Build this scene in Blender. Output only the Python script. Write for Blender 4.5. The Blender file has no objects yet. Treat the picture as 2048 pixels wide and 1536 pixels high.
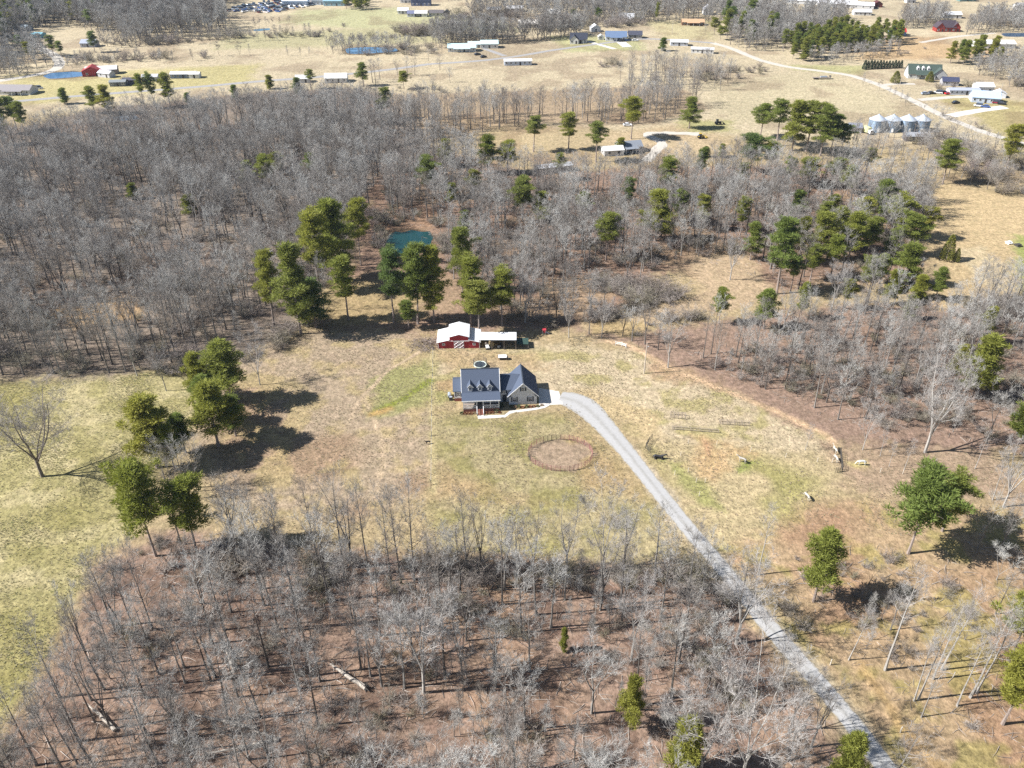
import bpy, math, random
import numpy as np
from mathutils import Matrix, Vector

S = bpy.context.scene
COL = S.collection
RND = random.Random(7)
# ------------------------------------------------------------------ camera, sky, sun, exposure
PITCH, FPX, CX, CY, HC = math.radians(33.2), 1658.0, 1024.0, 768.0, 120.0
cam_d = bpy.data.cameras.new('camera'); cam = bpy.data.objects.new('camera', cam_d); COL.objects.link(cam)
cam.location = (0, 0, HC); cam.rotation_euler = (math.pi/2 - PITCH, 0, 0)
cam_d.sensor_width = 36; cam_d.lens = 36*FPX/2048; cam_d.clip_start = 1; cam_d.clip_end = 9000
S.camera = cam
SUN_EL = math.radians(42); SUN_DIR = Vector((-0.985, -0.13, 0)).normalized()*math.cos(SUN_EL) + Vector((0, 0, math.sin(SUN_EL)))
w = bpy.data.worlds.new('World'); S.world = w; w.use_nodes = True
nt = w.node_tree; bg = nt.nodes['Background']; sky = nt.nodes.new('ShaderNodeTexSky')
sky.sky_type = 'NISHITA'; sky.sun_disc = False; sky.sun_elevation = SUN_EL
sky.sun_rotation = math.atan2(SUN_DIR.x, SUN_DIR.y); sky.air_density = 1.0; sky.dust_density = 0.6
nt.links.new(sky.outputs[0], bg.inputs[0]); bg.inputs[1].default_value = 0.055
sun_d = bpy.data.lights.new('sun', 'SUN'); sun = bpy.data.objects.new('sun', sun_d); COL.objects.link(sun)
sun_d.energy = 4.95; sun_d.angle = math.radians(0.5); sun_d.color = (1.0, 0.975, 0.952)
sun.rotation_euler = SUN_DIR.to_track_quat('Z', 'Y').to_euler(); sun.location = (-200, 0, 300)
vs = S.view_settings; vs.view_transform = 'Standard'; vs.look = 'None'; vs.gamma = 1; vs.exposure = 1.12; vs.use_curve_mapping = False
S.cycles.max_bounces = 4; S.cycles.diffuse_bounces = 2; S.cycles.glossy_bounces = 2; S.cycles.transparent_max_bounces = 4
S.cycles.volume_bounces = 0; S.cycles.use_denoising = False

# ------------------------------------------------------------------ places: photo sight lines meeting level ground
def G(px, py, h=0.0):
    a = PITCH + math.atan((py-CY)/FPX); Y = (HC-h)/math.tan(a)
    return ((px-CX)/FPX*(Y*math.cos(PITCH)+(HC-h)*math.sin(PITCH)), Y)
def zdepth(Y, h=0): return Y*math.cos(PITCH)+(HC-h)*math.sin(PITCH)
def hgt(Y, py): return HC - Y*math.tan(PITCH + math.atan((py-CY)/FPX))
def GP(pts): return [G(*p) for p in pts]
def to_px(x, y, h=0):
    z = zdepth(y, h); return CX + x*FPX/z, CY + FPX*((HC-h)*math.cos(PITCH)-y*math.sin(PITCH))/z

# ------------------------------------------------------------------ materials
def lin(c): return tuple(((v/255)/12.92 if v/255 <= .04045 else ((v/255+.055)/1.055)**2.4) for v in c)
MATS = {}
def mat(name, col, rough=.8, var=.15, scale=3.0, metal=0.0, spec=.3, bump=0.0, rnd=None, col2=None, trans=0.0):
    """one procedural material: base colour broken up by noise; rnd = per-object colours picked at random"""
    if name in MATS: return MATS[name]
    m = bpy.data.materials.new(name); m.use_nodes = True; n = m.node_tree.nodes; L = m.node_tree.links
    b = n['Principled BSDF']; b.inputs['Roughness'].default_value = rough; b.inputs['Metallic'].default_value = metal
    b.inputs['Specular IOR Level'].default_value = spec
    tc = n.new('ShaderNodeTexCoord'); nz = n.new('ShaderNodeTexNoise'); nz.inputs['Scale'].default_value = scale
    nz.inputs['Detail'].default_value = 4; L.new(tc.outputs['Object'], nz.inputs['Vector'])
    mx = n.new('ShaderNodeMix'); mx.data_type = 'RGBA'; L.new(nz.outputs[0], mx.inputs[0])
    if rnd:
        oi = n.new('ShaderNodeObjectInfo'); rp = n.new('ShaderNodeValToRGB'); rp.color_ramp.interpolation = 'LINEAR'
        while len(rp.color_ramp.elements) < len(rnd): rp.color_ramp.elements.new(.5)
        for i, c in enumerate(rnd):
            e = rp.color_ramp.elements[i]; e.position = i/(len(rnd)-1); e.color = (*c, 1)
        L.new(oi.outputs['Random'], rp.inputs[0])
        for k, s in ((6, 1-var), (7, 1+var)):
            ml = n.new('ShaderNodeMix'); ml.data_type = 'RGBA'; ml.blend_type = 'MULTIPLY'; ml.inputs[0].default_value = 1
            L.new(rp.outputs[0], ml.inputs[6]); ml.inputs[7].default_value = (s, s, s, 1); L.new(ml.outputs[2], mx.inputs[k])
    else:
        c2 = col2 or tuple(min(1, v*(1+var)) for v in col); c1 = col if col2 else tuple(v*(1-var) for v in col)
        mx.inputs[6].default_value = (*c1, 1); mx.inputs[7].default_value = (*c2, 1)
    L.new(mx.outputs[2], b.inputs['Base Color'])
    if bump:
        bp = n.new('ShaderNodeBump'); bp.inputs['Strength'].default_value = bump; L.new(nz.outputs[0], bp.inputs['Height']); L.new(bp.outputs[0], b.inputs['Normal'])
    if trans:
        tr = n.new('ShaderNodeBsdfTranslucent'); ms = n.new('ShaderNodeMixShader'); ms.inputs[0].default_value = trans
        L.new(mx.outputs[2], tr.inputs[0]); L.new(b.outputs[0], ms.inputs[1]); L.new(tr.outputs[0], ms.inputs[2])
        L.new(ms.outputs[0], n['Material Output'].inputs[0])
    MATS[name] = m; return m

BARK = mat('bark', (.3, .28, .27), .9, .25, 1.2, rnd=[(.075,.063,.052), (.14,.125,.112), (.23,.215,.195), (.10,.085,.072), (.28,.265,.24)])
TWIG = mat('twigs', (.3, .28, .28), .9, .22, .35, rnd=[(.19,.165,.14), (.27,.255,.235), (.38,.37,.345), (.21,.18,.155), (.32,.305,.28), (.44,.43,.40)])
PALE = mat('pale bark', (.34, .32, .29), .85, .3, 1.5)
PALETWIG = mat('pale twigs', (.32, .30, .28), .9, .3, .5)
DARKBARK = mat('dark bark', (.15, .125, .105), .9, .3, 1.5)
PINEBARK = mat('pine bark', (.27, .22, .19), .9, .35, 2)
NEEDLE = mat('pine needles', (.1, .12, .03), .7, .35, .45, rnd=[(.22,.25,.045), (.28,.285,.05), (.17,.22,.05), (.31,.30,.055), (.14,.195,.055)], trans=.45)
CEDAR = mat('cedar foliage', (.22, .22, .045), .7, .35, .8, trans=.25)
HEDGE = mat('hedge foliage', (.055, .09, .05), .7, .35, .8, trans=.15)
BRUSH = mat('brush twigs', (.22, .19, .165), .95, .3, .6, rnd=[(.22,.185,.16), (.3,.265,.235), (.2,.18,.12), (.26,.21,.19)])
ROOF = mat('slate blue shingles', (.066, .084, .122), .75, .22, 6, bump=.15)
SIDING = mat('pale siding', (.62, .63, .64), .6, .05, 4)
TRIM = mat('white trim', (.8, .8, .79), .5, .04, 4)
BRICK = mat('red brick', (.26, .10, .075), .85, .3, 9)
GLASS = mat('window glass', (.03, .04, .06), .08, .2, 1, spec=.8)
SHUT = mat('charcoal shutters', (.05, .06, .075), .6, .1, 3)
CONC = mat('concrete', (.52, .49, .44), .85, .1, 1.2)
RED = mat('barn red', (.36, .035, .045), .65, .16, 3)
WMETAL = mat('white roof metal', (.70, .71, .72), .45, .05, 2)
DWOOD = mat('weathered timber', (.24, .2, .165), .9, .3, 5)
DARK = mat('dark timber', (.06, .055, .05), .85, .3, 4)
STEEL = mat('galvanised steel', (.36, .40, .45), .4, .1, 2, metal=.35)
PENR = mat('faded red tube', (.27, .12, .115), .6, .2, 4)
BLACK = mat('black rubber', (.02, .02, .022), .6, .2, 3)
NET = mat('trampoline net', (.17, .15, .13), .9, .2, 9)

# ------------------------------------------------------------------ builders
class MB:
    def __init__(s): s.v = []; s.f = []; s.m = []
    def poly(s, pts, m=0):
        i = len(s.v); s.v += [tuple(p) for p in pts]; s.f.append(tuple(range(i, i+len(pts)))); s.m.append(m); return s
    def box(s, c, d, rz=0.0, m=0):
        x, y, z = c; a, b, h = d[0]/2, d[1]/2, d[2]/2; ca, sa = math.cos(rz), math.sin(rz); i = len(s.v)
        for dz in (-h, h):
            for dx, dy in ((-a,-b),(a,-b),(a,b),(-a,b)): s.v.append((x+dx*ca-dy*sa, y+dx*sa+dy*ca, z+dz))
        for f in ((0,3,2,1),(4,5,6,7),(0,1,5,4),(1,2,6,5),(2,3,7,6),(3,0,4,7)): s.f.append(tuple(i+k for k in f)); s.m.append(m)
        return s
    def prism(s, prof, x0, x1, axis='x', m=0):
        """closed profile of (y,z) pushed along x, or of (x,z) pushed along y"""
        i = len(s.v); n = len(prof)
        for e in (x0, x1):
            for a, z in prof: s.v.append((e, a, z) if axis == 'x' else (a, e, z))
        s.f.append(tuple(range(i, i+n))); s.f.append(tuple(range(i+2*n-1, i+n-1, -1))); s.m += [m, m]
        for k in range(n):
            j = (k+1) % n; s.f.append((i+k, i+n+k, i+n+j, i+j)); s.m.append(m)
        return s
    def slab(s, a, b, c, d, t=.14, m=0):
        """thick sheet on four corners, thickness straight down"""
        i = len(s.v)
        for p in (a, b, c, d): s.v.append(tuple(p))
        for p in (a, b, c, d): s.v.append((p[0], p[1], p[2]-t))
        for f in ((0,1,2,3),(7,6,5,4),(0,4,5,1),(1,5,6,2),(2,6,7,3),(3,7,4,0)): s.f.append(tuple(i+k for k in f)); s.m.append(m)
        return s
    def tube(s, pts, rad, n=4, m=0, cap=False):
        i = len(s.v)
        for k, p in enumerate(pts):
            q = pts[min(k+1, len(pts)-1)]; o = pts[max(k-1, 0)]
            d = (q[0]-o[0], q[1]-o[1], q[2]-o[2]); l = math.sqrt(d[0]**2+d[1]**2+d[2]**2) or 1; d = (d[0]/l, d[1]/l, d[2]/l)
            u = (0, 0, 1) if abs(d[2]) < .8 else (1, 0, 0)
            a = (d[1]*u[2]-d[2]*u[1], d[2]*u[0]-d[0]*u[2], d[0]*u[1]-d[1]*u[0]); l = math.sqrt(a[0]**2+a[1]**2+a[2]**2); a = (a[0]/l, a[1]/l, a[2]/l)
            b = (d[1]*a[2]-d[2]*a[1], d[2]*a[0]-d[0]*a[2], d[0]*a[1]-d[1]*a[0]); r = rad[k] if isinstance(rad, (list, tuple)) else rad
            for j in range(n):
                t = 2*math.pi*j/n; c, e = math.cos(t)*r, math.sin(t)*r
                s.v.append((p[0]+a[0]*c+b[0]*e, p[1]+a[1]*c+b[1]*e, p[2]+a[2]*c+b[2]*e))
        for k in range(len(pts)-1):
            for j in range(n):
                q = (j+1) % n; s.f.append((i+k*n+j, i+k*n+q, i+(k+1)*n+q, i+(k+1)*n+j)); s.m.append(m)
        if cap:
            s.f.append(tuple(range(i+n-1, i-1, -1))); e = i+(len(pts)-1)*n; s.f.append(tuple(range(e, e+n))); s.m += [m, m]
        return s
    def lathe(s, prof, n=20, c=(0, 0), m=0):
        i = len(s.v)
        for r, z in prof:
            for j in range(n):
                t = 2*math.pi*j/n; s.v.append((c[0]+r*math.cos(t), c[1]+r*math.sin(t), z))
        for k in range(len(prof)-1):
            for j in range(n):
                q = (j+1) % n; s.f.append((i+k*n+j, i+k*n+q, i+(k+1)*n+q, i+(k+1)*n+j)); s.m.append(m)
        return s
    def tri(s, a, b, c, m=0):
        i = len(s.v); s.v += [a, b, c]; s.f.append((i, i+1, i+2)); s.m.append(m)
    def mesh(s, name, mats):
        me = bpy.data.meshes.new(name); me.from_pydata(s.v, [], s.f)
        for m in (mats if isinstance(mats, (list, tuple)) else [mats]): me.materials.append(m)
        if any(s.m): me.polygons.foreach_set('material_index', s.m)
        me.update(); return me
    def build(s, name, mats, parent=None, smooth=False, loc=None, rz=0.0):
        me = s.mesh(name, mats)
        if smooth: me.polygons.foreach_set('use_smooth', [True]*len(me.polygons))
        return link(name, me, parent, loc, rz)
def link(name, data, parent=None, loc=None, rz=0.0):
    o = bpy.data.objects.new(name, data); COL.objects.link(o)
    if parent: o.parent = parent
    if loc is not None: o.location = loc if len(loc) == 3 else (*loc, 0)
    if rz: o.rotation_euler = (0, 0, rz)
    return o
def tag(o, label=None, cat=None, group=None, kind=None):
    for k, v in (('label', label), ('category', cat), ('group', group), ('kind', kind)):
        if v: o[k] = v
    return o
def empty(name, loc, rz=0.0, label=None, cat=None, group=None):
    o = link(name, None, None, loc, rz); o.empty_display_size = .5; return tag(o, label, cat, group)
KIDS = {}
def copy_tree(o, parent=None):
    c = o.copy(); COL.objects.link(c); c.parent = parent
    for ch in [k for k in o.children]: copy_tree(ch, c)
    return c

def vadd(a, b, s=1.0): return (a[0]+b[0]*s, a[1]+b[1]*s, a[2]+b[2]*s)
def vnorm(a):
    l = math.sqrt(a[0]*a[0]+a[1]*a[1]+a[2]*a[2]) or 1; return (a[0]/l, a[1]/l, a[2]/l)
def rdir(r):
    z = r.uniform(-1, 1); t = r.uniform(0, 6.2832); q = math.sqrt(1-z*z); return (q*math.cos(t), q*math.sin(t), z)
def from_photo(px, base, top):
    x, y = G(px, base); return x, y, max(1.5, hgt(y, top))
OCC = []      # ground kept free of scattered trees: (x, y, radius)
def keep(x, y, r): OCC.append((x, y, r))

# ------------------------------------------------------------------ number noise and areas
def vnoise(x, y, seed):
    xi = np.floor(x).astype(np.int64); yi = np.floor(y).astype(np.int64); fx = x-xi; fy = y-yi
    fx = fx*fx*(3-2*fx); fy = fy*fy*(3-2*fy)
    def h(a, b):
        n = (a*374761393 + b*668265263 + seed*974711) & 0x7fffffff; n = ((n ^ (n >> 13))*1274126177) & 0x7fffffff
        return ((n ^ (n >> 16)) & 0xffff)/65535.0
    return (h(xi, yi)*(1-fx)+h(xi+1, yi)*fx)*(1-fy) + (h(xi, yi+1)*(1-fx)+h(xi+1, yi+1)*fx)*fy
def fbm(x, y, sc, seed, octs=3):
    t = 0; a = 1; n = 0
    for k in range(octs): t = t+a*vnoise(x/sc*2**k, y/sc*2**k, seed+k*17); n += a; a *= .55
    return t/n
def inside(px, py, poly):
    r = np.zeros(px.shape, bool); n = len(poly)
    for i in range(n):
        x0, y0 = poly[i]; x1, y1 = poly[(i+1) % n]
        if y0 == y1: continue
        c = ((y0 > py) != (y1 > py)) & (px < (x1-x0)*(py-y0)/(y1-y0)+x0); r ^= c
    return r
def pdist(px, py, poly, closed=True):
    d = np.full(px.shape, 1e9); n = len(poly)
    for i in range(n if closed else n-1):
        x0, y0 = poly[i]; x1, y1 = poly[(i+1) % n]; dx, dy = x1-x0, y1-y0; l = dx*dx+dy*dy or 1e-9
        t = np.clip(((px-x0)*dx+(py-y0)*dy)/l, 0, 1); d = np.minimum(d, (px-x0-t*dx)**2+(py-y0-t*dy)**2)
    return np.sqrt(d)

# ------------------------------------------------------------------ the ground: one sheet, colours of its cover laid out by area
K_LIT = 1.95
def cov(c): return np.array(lin(c))/K_LIT
def axis(parts):
    out = [parts[0][0]]
    for a, b, s0, s1 in parts:
        x = a; 
        while x < b:
            t = (x-a)/(b-a); x += s0+(s1-s0)*t; out.append(min(x, b))
    return np.array(sorted(set(round(v, 4) for v in out)))
ys = axis([(-500, 40, 60, 8), (40, 62, 4, .5), (62, 250, .45, .95), (250, 520, 1.0, 2.2), (520, 1000, 2.2, 5), (1000, 6000, 20, 500)])
xr = axis([(0, 100, .6, .6), (100, 190, .7, 1.6), (190, 520, 1.8, 6), (520, 4000, 20, 400)])
xs = np.concatenate([-xr[::-1], xr[1:]])
GX, GY = np.meshgrid(xs, ys); gx, gy = GX.ravel(), GY.ravel()
n1 = fbm(gx, gy, 6, 3, 4); n2 = fbm(gx, gy, 22, 11, 3); n3 = fbm(gx, gy, 60, 23, 2); n0 = fbm(gx, gy, 1.8, 31, 2)
wx = gx+(fbm(gx, gy, 7, 41)-.5)*5; wy = gy+(fbm(gx, gy, 7, 57)-.5)*5
gc = np.tile(cov((196, 176, 140)), (gx.size, 1))
def zone(pts, col, soft=2.5, amt=1.0, warp=1.0, ground=False, line=None):
    P = pts if ground else GP(pts)
    a = np.array(P); mg = soft*3+(line or 0)+3
    sel = np.where((gx > a[:,0].min()-mg) & (gx < a[:,0].max()+mg) & (gy > a[:,1].min()-mg) & (gy < a[:,1].max()+mg))[0]
    if not sel.size: return
    x = gx[sel]+(wx[sel]-gx[sel])*warp; y = gy[sel]+(wy[sel]-gy[sel])*warp
    if line is not None: sd = line - pdist(x, y, P, False)
    else:
        d = pdist(x, y, P); sd = np.where(inside(x, y, P), d, -d)
    wgt = np.clip(.5+sd/(2*soft)+(n0[sel]-.5)*.9, 0, 1); wgt = wgt*wgt*(3-2*wgt)*amt
    c = cov(col); gc[sel] = gc[sel]*(1-wgt[:,None]) + c*wgt[:,None]
def patches(pts, col, lo, hi, nz, amt=.8, soft=3):
    P = GP(pts); d = pdist(gx, gy, P); sd = np.where(inside(wx, wy, P), d, -d)
    wgt = np.clip((nz-lo)/(hi-lo), 0, 1)*np.clip(.5+sd/(2*soft), 0, 1)*amt
    c = cov(col); gc[:] = gc*(1-wgt[:,None]) + c*wgt[:,None]
ALL = [(-900,-60),(2950,-60),(3400,1700),(-1400,1700)]
# far fields
zone([(-600,-60),(2700,-60),(2700,330),(1200,260),(700,210),(-600,250)], (224,208,178), 12)
zone([(600,20),(790,15),(1010,45),(1030,62),(760,62),(560,45)], (206,203,160), 10)
zone([(440,70),(860,50),(900,85),(600,95),(430,100)], (205,197,158), 8)
zone([(1100,72),(1280,72),(1290,100),(1130,104)], (206,203,155), 5)
zone([(1290,42),(1440,40),(1430,80),(1330,78)], (212,200,160), 6)
zone([(1740,85),(1990,90),(2000,118),(1760,120)], (222,190,150), 8)
zone([(1700,70),(1900,75),(1880,110),(1720,120)], (222,192,152), 8)
zone([(1420,165),(1640,140),(1880,240),(1700,262),(1440,240)], (218,204,172), 8)
zone([(1560,130),(1740,132),(1720,150),(1590,140)], (205,200,150), 4)
zone([(1850,185),(2060,205),(2060,330),(1960,240)], (202,188,138), 4)
zone([(20,150),(520,128),(500,165),(0,215)], (214,202,150), 6)
zone([(1150,275),(1420,240),(1460,300),(1330,320)], (214,192,158), 5)
zone([(1360,240),(1460,240),(1470,262),(1370,268)], (196,190,138), 4)
# pasture, paddocks and lawns
zone([(-500,765),(0,768),(200,752),(330,742),(430,745),(410,800),(330,930),(262,1050),(200,1110),(128,1230),(62,1390),(0,1490),(-500,1700)], (186,176,126), 3)
patches([(-500,765),(330,742),(400,790),(262,1050),(128,1230),(0,1480),(-500,1700)], (216,202,160), .46, .62, n1, .75)
patches([(-500,765),(330,742),(400,790),(262,1050),(128,1230),(0,1480),(-500,1700)], (166,158,100), .5, .66, n2, .7)
zone([(420,740),(545,690),(640,668),(870,660),(868,990),(700,1040),(450,1000),(390,900)], (194,174,150), 3)
patches([(420,740),(545,690),(870,660),(868,990),(700,1040),(450,1000)], (180,152,126), .48, .64, n2, .8)
patches([(420,740),(545,690),(870,660),(868,990),(700,1040),(450,1000)], (204,184,132), .5, .62, n1, .55)
zone([(735,765),(790,735),(862,722),(930,745),(905,800),(800,825),(740,835)], (176,172,120), 2)
zone([(868,840),(1130,832),(1260,935),(1370,1120),(1300,1170),(868,1120)], (188,174,136), 3)
patches([(868,830),(1130,832),(1260,935),(1370,1120),(868,1120)], (158,152,96), .45, .62, n1, .7)
patches([(868,830),(1130,832),(1260,935),(1300,1000),(868,1000)], (192,166,128), .5, .62, n2, .8)
zone([(868,700),(1060,690),(1250,698),(1500,790),(1665,880),(1690,960),(1330,880),(1210,800),(1130,785),(870,780)], (216,198,168), 3)
patches([(868,700),(1250,698),(1500,790),(1665,880),(1330,900),(1130,785),(868,800)], (184,174,116), .48, .6, n1, .7)
zone([(1300,870),(1400,900),(1660,905),(1700,960),(1620,1010),(1560,1090),(1440,1130),(1330,960)], (206,188,150), 3)
patches([(1300,900),(1500,905),(1640,960),(1560,1090),(1440,1140),(1330,960)], (172,166,106), .5, .62, n2, .8)
zone([(1330,925),(1370,920),(1420,985),(1440,1020),(1390,1010)], (160,164,96), 1.5, .7)
zone([(1480,925),(1512,925),(1505,950),(1484,950)], (156,168,88), 1.0, .8)
zone([(1290,690),(1400,740),(1560,790),(1650,860),(1640,875),(1480,790),(1290,745)], (200,168,138), 2.5, .8)
zone([(1440,1130),(1640,1010),(2300,1000),(2500,1600),(1830,1600),(1560,1200)], (196,170,138), 4)
patches([(1440,1130),(1640,1010),(2300,1000),(2500,1600),(1830,1600)], (180,146,120), .45, .6, n2, .8)
patches([(1440,1130),(1640,1010),(2300,1000),(2500,1600),(1830,1600)], (176,166,100), .53, .64, n1, .6)
zone([(1640,890),(1960,880),(2100,1010),(1700,990)], (190,166,142), 3)
# leaf litter under the woods
LIT, LITG, LITR = (174,148,132), (158,143,130), (168,140,122)
zone([(-700,330),(60,250),(190,215),(330,205),(520,185),(700,175),(780,190),(840,240),(860,300),(770,340),(735,440),(700,520),(690,560),(640,640),(560,662),(545,690),(430,718),(330,738),(190,752),(0,762),(-700,800)], LITG, 4)
zone([(780,190),(1340,170),(1420,215),(1300,250),(1040,245),(860,285)], (182,158,132), 5, .8)
zone([(760,330),(880,300),(1060,345),(1200,340),(1500,330),(1700,330),(1840,380),(1850,470),(1840,560),(1700,560),(1560,590),(1400,530),(1270,560),(1230,640),(1090,660),(640,660),(690,560),(730,430)], LITR, 4)
zone([(880,655),(1100,655),(1250,690),(1480,790),(1660,885),(1960,900),(2400,900),(2400,560),(1990,600),(1700,610),(1450,640),(1250,665)], LIT, 3)
zone([(60,1400),(200,1120),(330,1060),(480,1080),(700,1105),(900,1120),(1340,1130),(1440,1170),(1560,1330),(1720,1530),(1900,1750),(-200,1750)], LIT, 3)
patches([(60,1400),(200,1120),(330,1060),(700,1105),(1440,1150),(1560,1330),(1720,1530),(1900,1750),(-200,1750)], (184,154,130), .5, .66, n2, .8)
patches([(60,1400),(200,1120),(330,1060),(700,1105),(1440,1150),(1560,1330),(1720,1530),(1900,1750),(-200,1750)], (134,110,98), .5, .62, n1, .7)
patches([(690,560),(880,300),(1840,380),(1840,560),(1560,590),(1230,640),(640,660)], (190,164,136), .5, .6, n2, .8)
patches(ALL[:2]+[(2600,340),(-600,800)], (140,112,96), .56, .68, n2, .35)
# meadows and clearings in the woods
zone([(1385,510),(1500,505),(1540,560),(1560,600),(1470,615),(1330,640),(1250,655),(1270,620),(1400,590)], (204,180,150), 2.5)
zone([(1855,395),(1880,362),(1960,380),(2300,440),(2300,560),(1990,600),(1880,622),(1862,600),(1905,550),(1835,500)], (216,192,152), 3)
zone([(1900,500),(1960,490),(2030,540),(2020,590),(1960,570)], (226,206,170), 2)
zone([(2030,470),(2200,480),(2200,600),(2040,590)], (176,182,112), 2.5)
zone([(1180,640),(1300,640),(1280,670),(1190,672)], (200,176,134), 2)
zone([(80,620),(270,590),(280,640),(150,660)], (205,172,130), 3, .8)
zone([(590,590),(700,560),(820,560),(860,640),(600,655)], (196,174,130), 2.5, .8)
zone([(1040,270),(1180,255),(1200,290),(1050,310)], (206,186,150), 3)
zone([(780,420),(880,420),(880,455),(770,460)], (176,142,118), 2, .7)
# bare earth, paths and ruts
zone([(1064,893),(1120,880),(1175,893),(1182,912),(1150,936),(1100,940),(1062,915)], (184,162,140), .7)
zone([(1395,875),(1500,905),(1470,930),(1420,965),(1380,925)], (214,184,142), 2.5)
zone([(1400,885),(1440,890),(1420,912)], (208,168,134), 1.2)
zone([(1125,790),(1180,780),(1320,830),(1330,870),(1300,880),(1220,830)], (214,192,152), 2)
zone([(865,765),(912,758),(905,785),(870,785)], (196,160,128), 1.2, .6)
zone([(860,700),(1050,705),(1100,740),(900,740)], (206,180,144), 2, .8)
zone([(866,690),(866,770),(866,850),(864,985)], (212,196,150), .8, .8, .3, line=.7)
zone([(726,790),(735,815),(752,845),(766,890),(766,930),(758,1000)], (222,198,168), .45, 1, .3, line=.5)
zone([(840,702),(770,745),(728,790),(690,850)], (222,198,170), .4, 1, .3, line=.42)
zone([(748,826),(790,806),(862,762)], (150,158,72), .9, .9, .3, line=1.0)
zone([(746,828),(780,818)], (214,178,122), .8, .9, .3, line=1.0)
zone([(1215,682),(1255,690),(1340,735),(1440,778),(1560,825),(1650,870),(1672,890)], (230,198,164), .6, 1.0, .2, line=.85)
zone([(1672,890),(1690,925),(1722,940)], (216,192,150), .8, .8, .3, line=.6)
zone([(1700,925),(1735,915),(1735,935),(1715,940)], (222,206,146), .8)
zone([(1720,1330),(1800,1440),(1900,1560)], (204,172,124), 1.0, .8, .4, line=1.1)
zone([(1840,395),(1850,396)], (150,130,90), 1, .5)
zone([(772,464),(800,457),(840,456),(866,462),(873,480),(868,500),(820,519),(788,516),(770,492)], (126,106,86), 1.2)
zone([(84,150),(100,144),(140,141),(175,144),(172,154),(130,158),(98,160)], (150,132,104), 2)
zone([(686,97),(730,92),(792,93),(802,104),(740,109),(692,110)], (150,128,100), 2)
# gravel thrown off the drive
DRIVE = [(1120,795),(1148,799),(1177,818),(1209,852),(1255,905),(1330,1000),(1400,1085),(1465,1160),(1540,1255),(1620,1345),(1700,1440),(1790,1560),(1900,1720)]
zone(DRIVE, (204,190,168), .9, .8, .5, line=2.3)
# brightness grain of the cover
gc *= (.80+.40*fbm(gx, gy, 1.1, 71, 2))[:,None]; gc *= (.88+.24*n3)[:,None]
gc = np.clip(gc, .01, .62)
ny, nx = GX.shape; idx = np.arange(ny*nx).reshape(ny, nx)
quads = np.stack([idx[:-1,:-1], idx[:-1,1:], idx[1:,1:], idx[1:,:-1]], -1).reshape(-1, 4)
me = bpy.data.meshes.new('ground'); me.vertices.add(gx.size)
me.vertices.foreach_set('co', np.stack([gx, gy, np.zeros_like(gx)], 1).astype(np.float32).ravel())
me.loops.add(quads.size); me.loops.foreach_set('vertex_index', quads.ravel().astype(np.int32))
me.polygons.add(len(quads)); me.polygons.foreach_set('loop_start', np.arange(0, quads.size, 4, dtype=np.int32))
me.update(calc_edges=True)
at = me.color_attributes.new('cover', 'FLOAT_COLOR', 'POINT')
at.data.foreach_set('color', np.concatenate([gc, np.ones((gx.size, 1))], 1).astype(np.float32).ravel())
gm = bpy.data.materials.new('ground cover'); gm.use_nodes = True; n = gm.node_tree.nodes; L = gm.node_tree.links; b = n['Principled BSDF']
b.inputs['Roughness'].default_value = .95; b.inputs['Specular IOR Level'].default_value = .1
vc = n.new('ShaderNodeVertexColor'); vc.layer_name = 'cover'; tc = n.new('ShaderNodeTexCoord')
def noise(sc, det=3, rough=.6):
    z = n.new('ShaderNodeTexNoise'); z.inputs['Scale'].default_value = sc; z.inputs['Detail'].default_value = det; z.inputs['Roughness'].default_value = rough
    L.new(tc.outputs['Object'], z.inputs['Vector']); return z
za, zb, zc = noise(2.2, 4, .7), noise(.35, 3), noise(1.1, 3, .65)
def ramp(src, lo, hi, c0, c1):
    r = n.new('ShaderNodeValToRGB'); r.color_ramp.elements[0].position = lo; r.color_ramp.elements[1].position = hi
    r.color_ramp.elements[0].color = (*c0, 1); r.color_ramp.elements[1].color = (*c1, 1); L.new(src, r.inputs[0]); return r
def mul(a, bb):
    m = n.new('ShaderNodeMix'); m.data_type = 'RGBA'; m.blend_type = 'MULTIPLY'; m.inputs[0].default_value = 1; L.new(a, m.inputs[6]); L.new(bb, m.inputs[7]); return m.outputs[2]
c = mul(vc.outputs[0], ramp(za.outputs[0], .33, .67, (.74,.73,.72), (1.24,1.24,1.23)).outputs[0])
zd = noise(.85, 2, .5); c = mul(c, ramp(zd.outputs[0], .32, .68, (.76,.75,.72), (1.2,1.19,1.15)).outputs[0])
c = mul(c, ramp(zb.outputs[0], .3, .7, (.86,.88,.84), (1.12,1.1,1.1)).outputs[0])
L.new(c, b.inputs['Base Color'])
bp = n.new('ShaderNodeBump'); bp.inputs['Strength'].default_value = .85; bp.inputs['Distance'].default_value = .3; L.new(zc.outputs[0], bp.inputs['Height']); L.new(bp.outputs[0], b.inputs['Normal'])
me.materials.append(gm); tag(link('ground', me), 'dry winter grass, leaf litter and bare earth', kind='structure')

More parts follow.
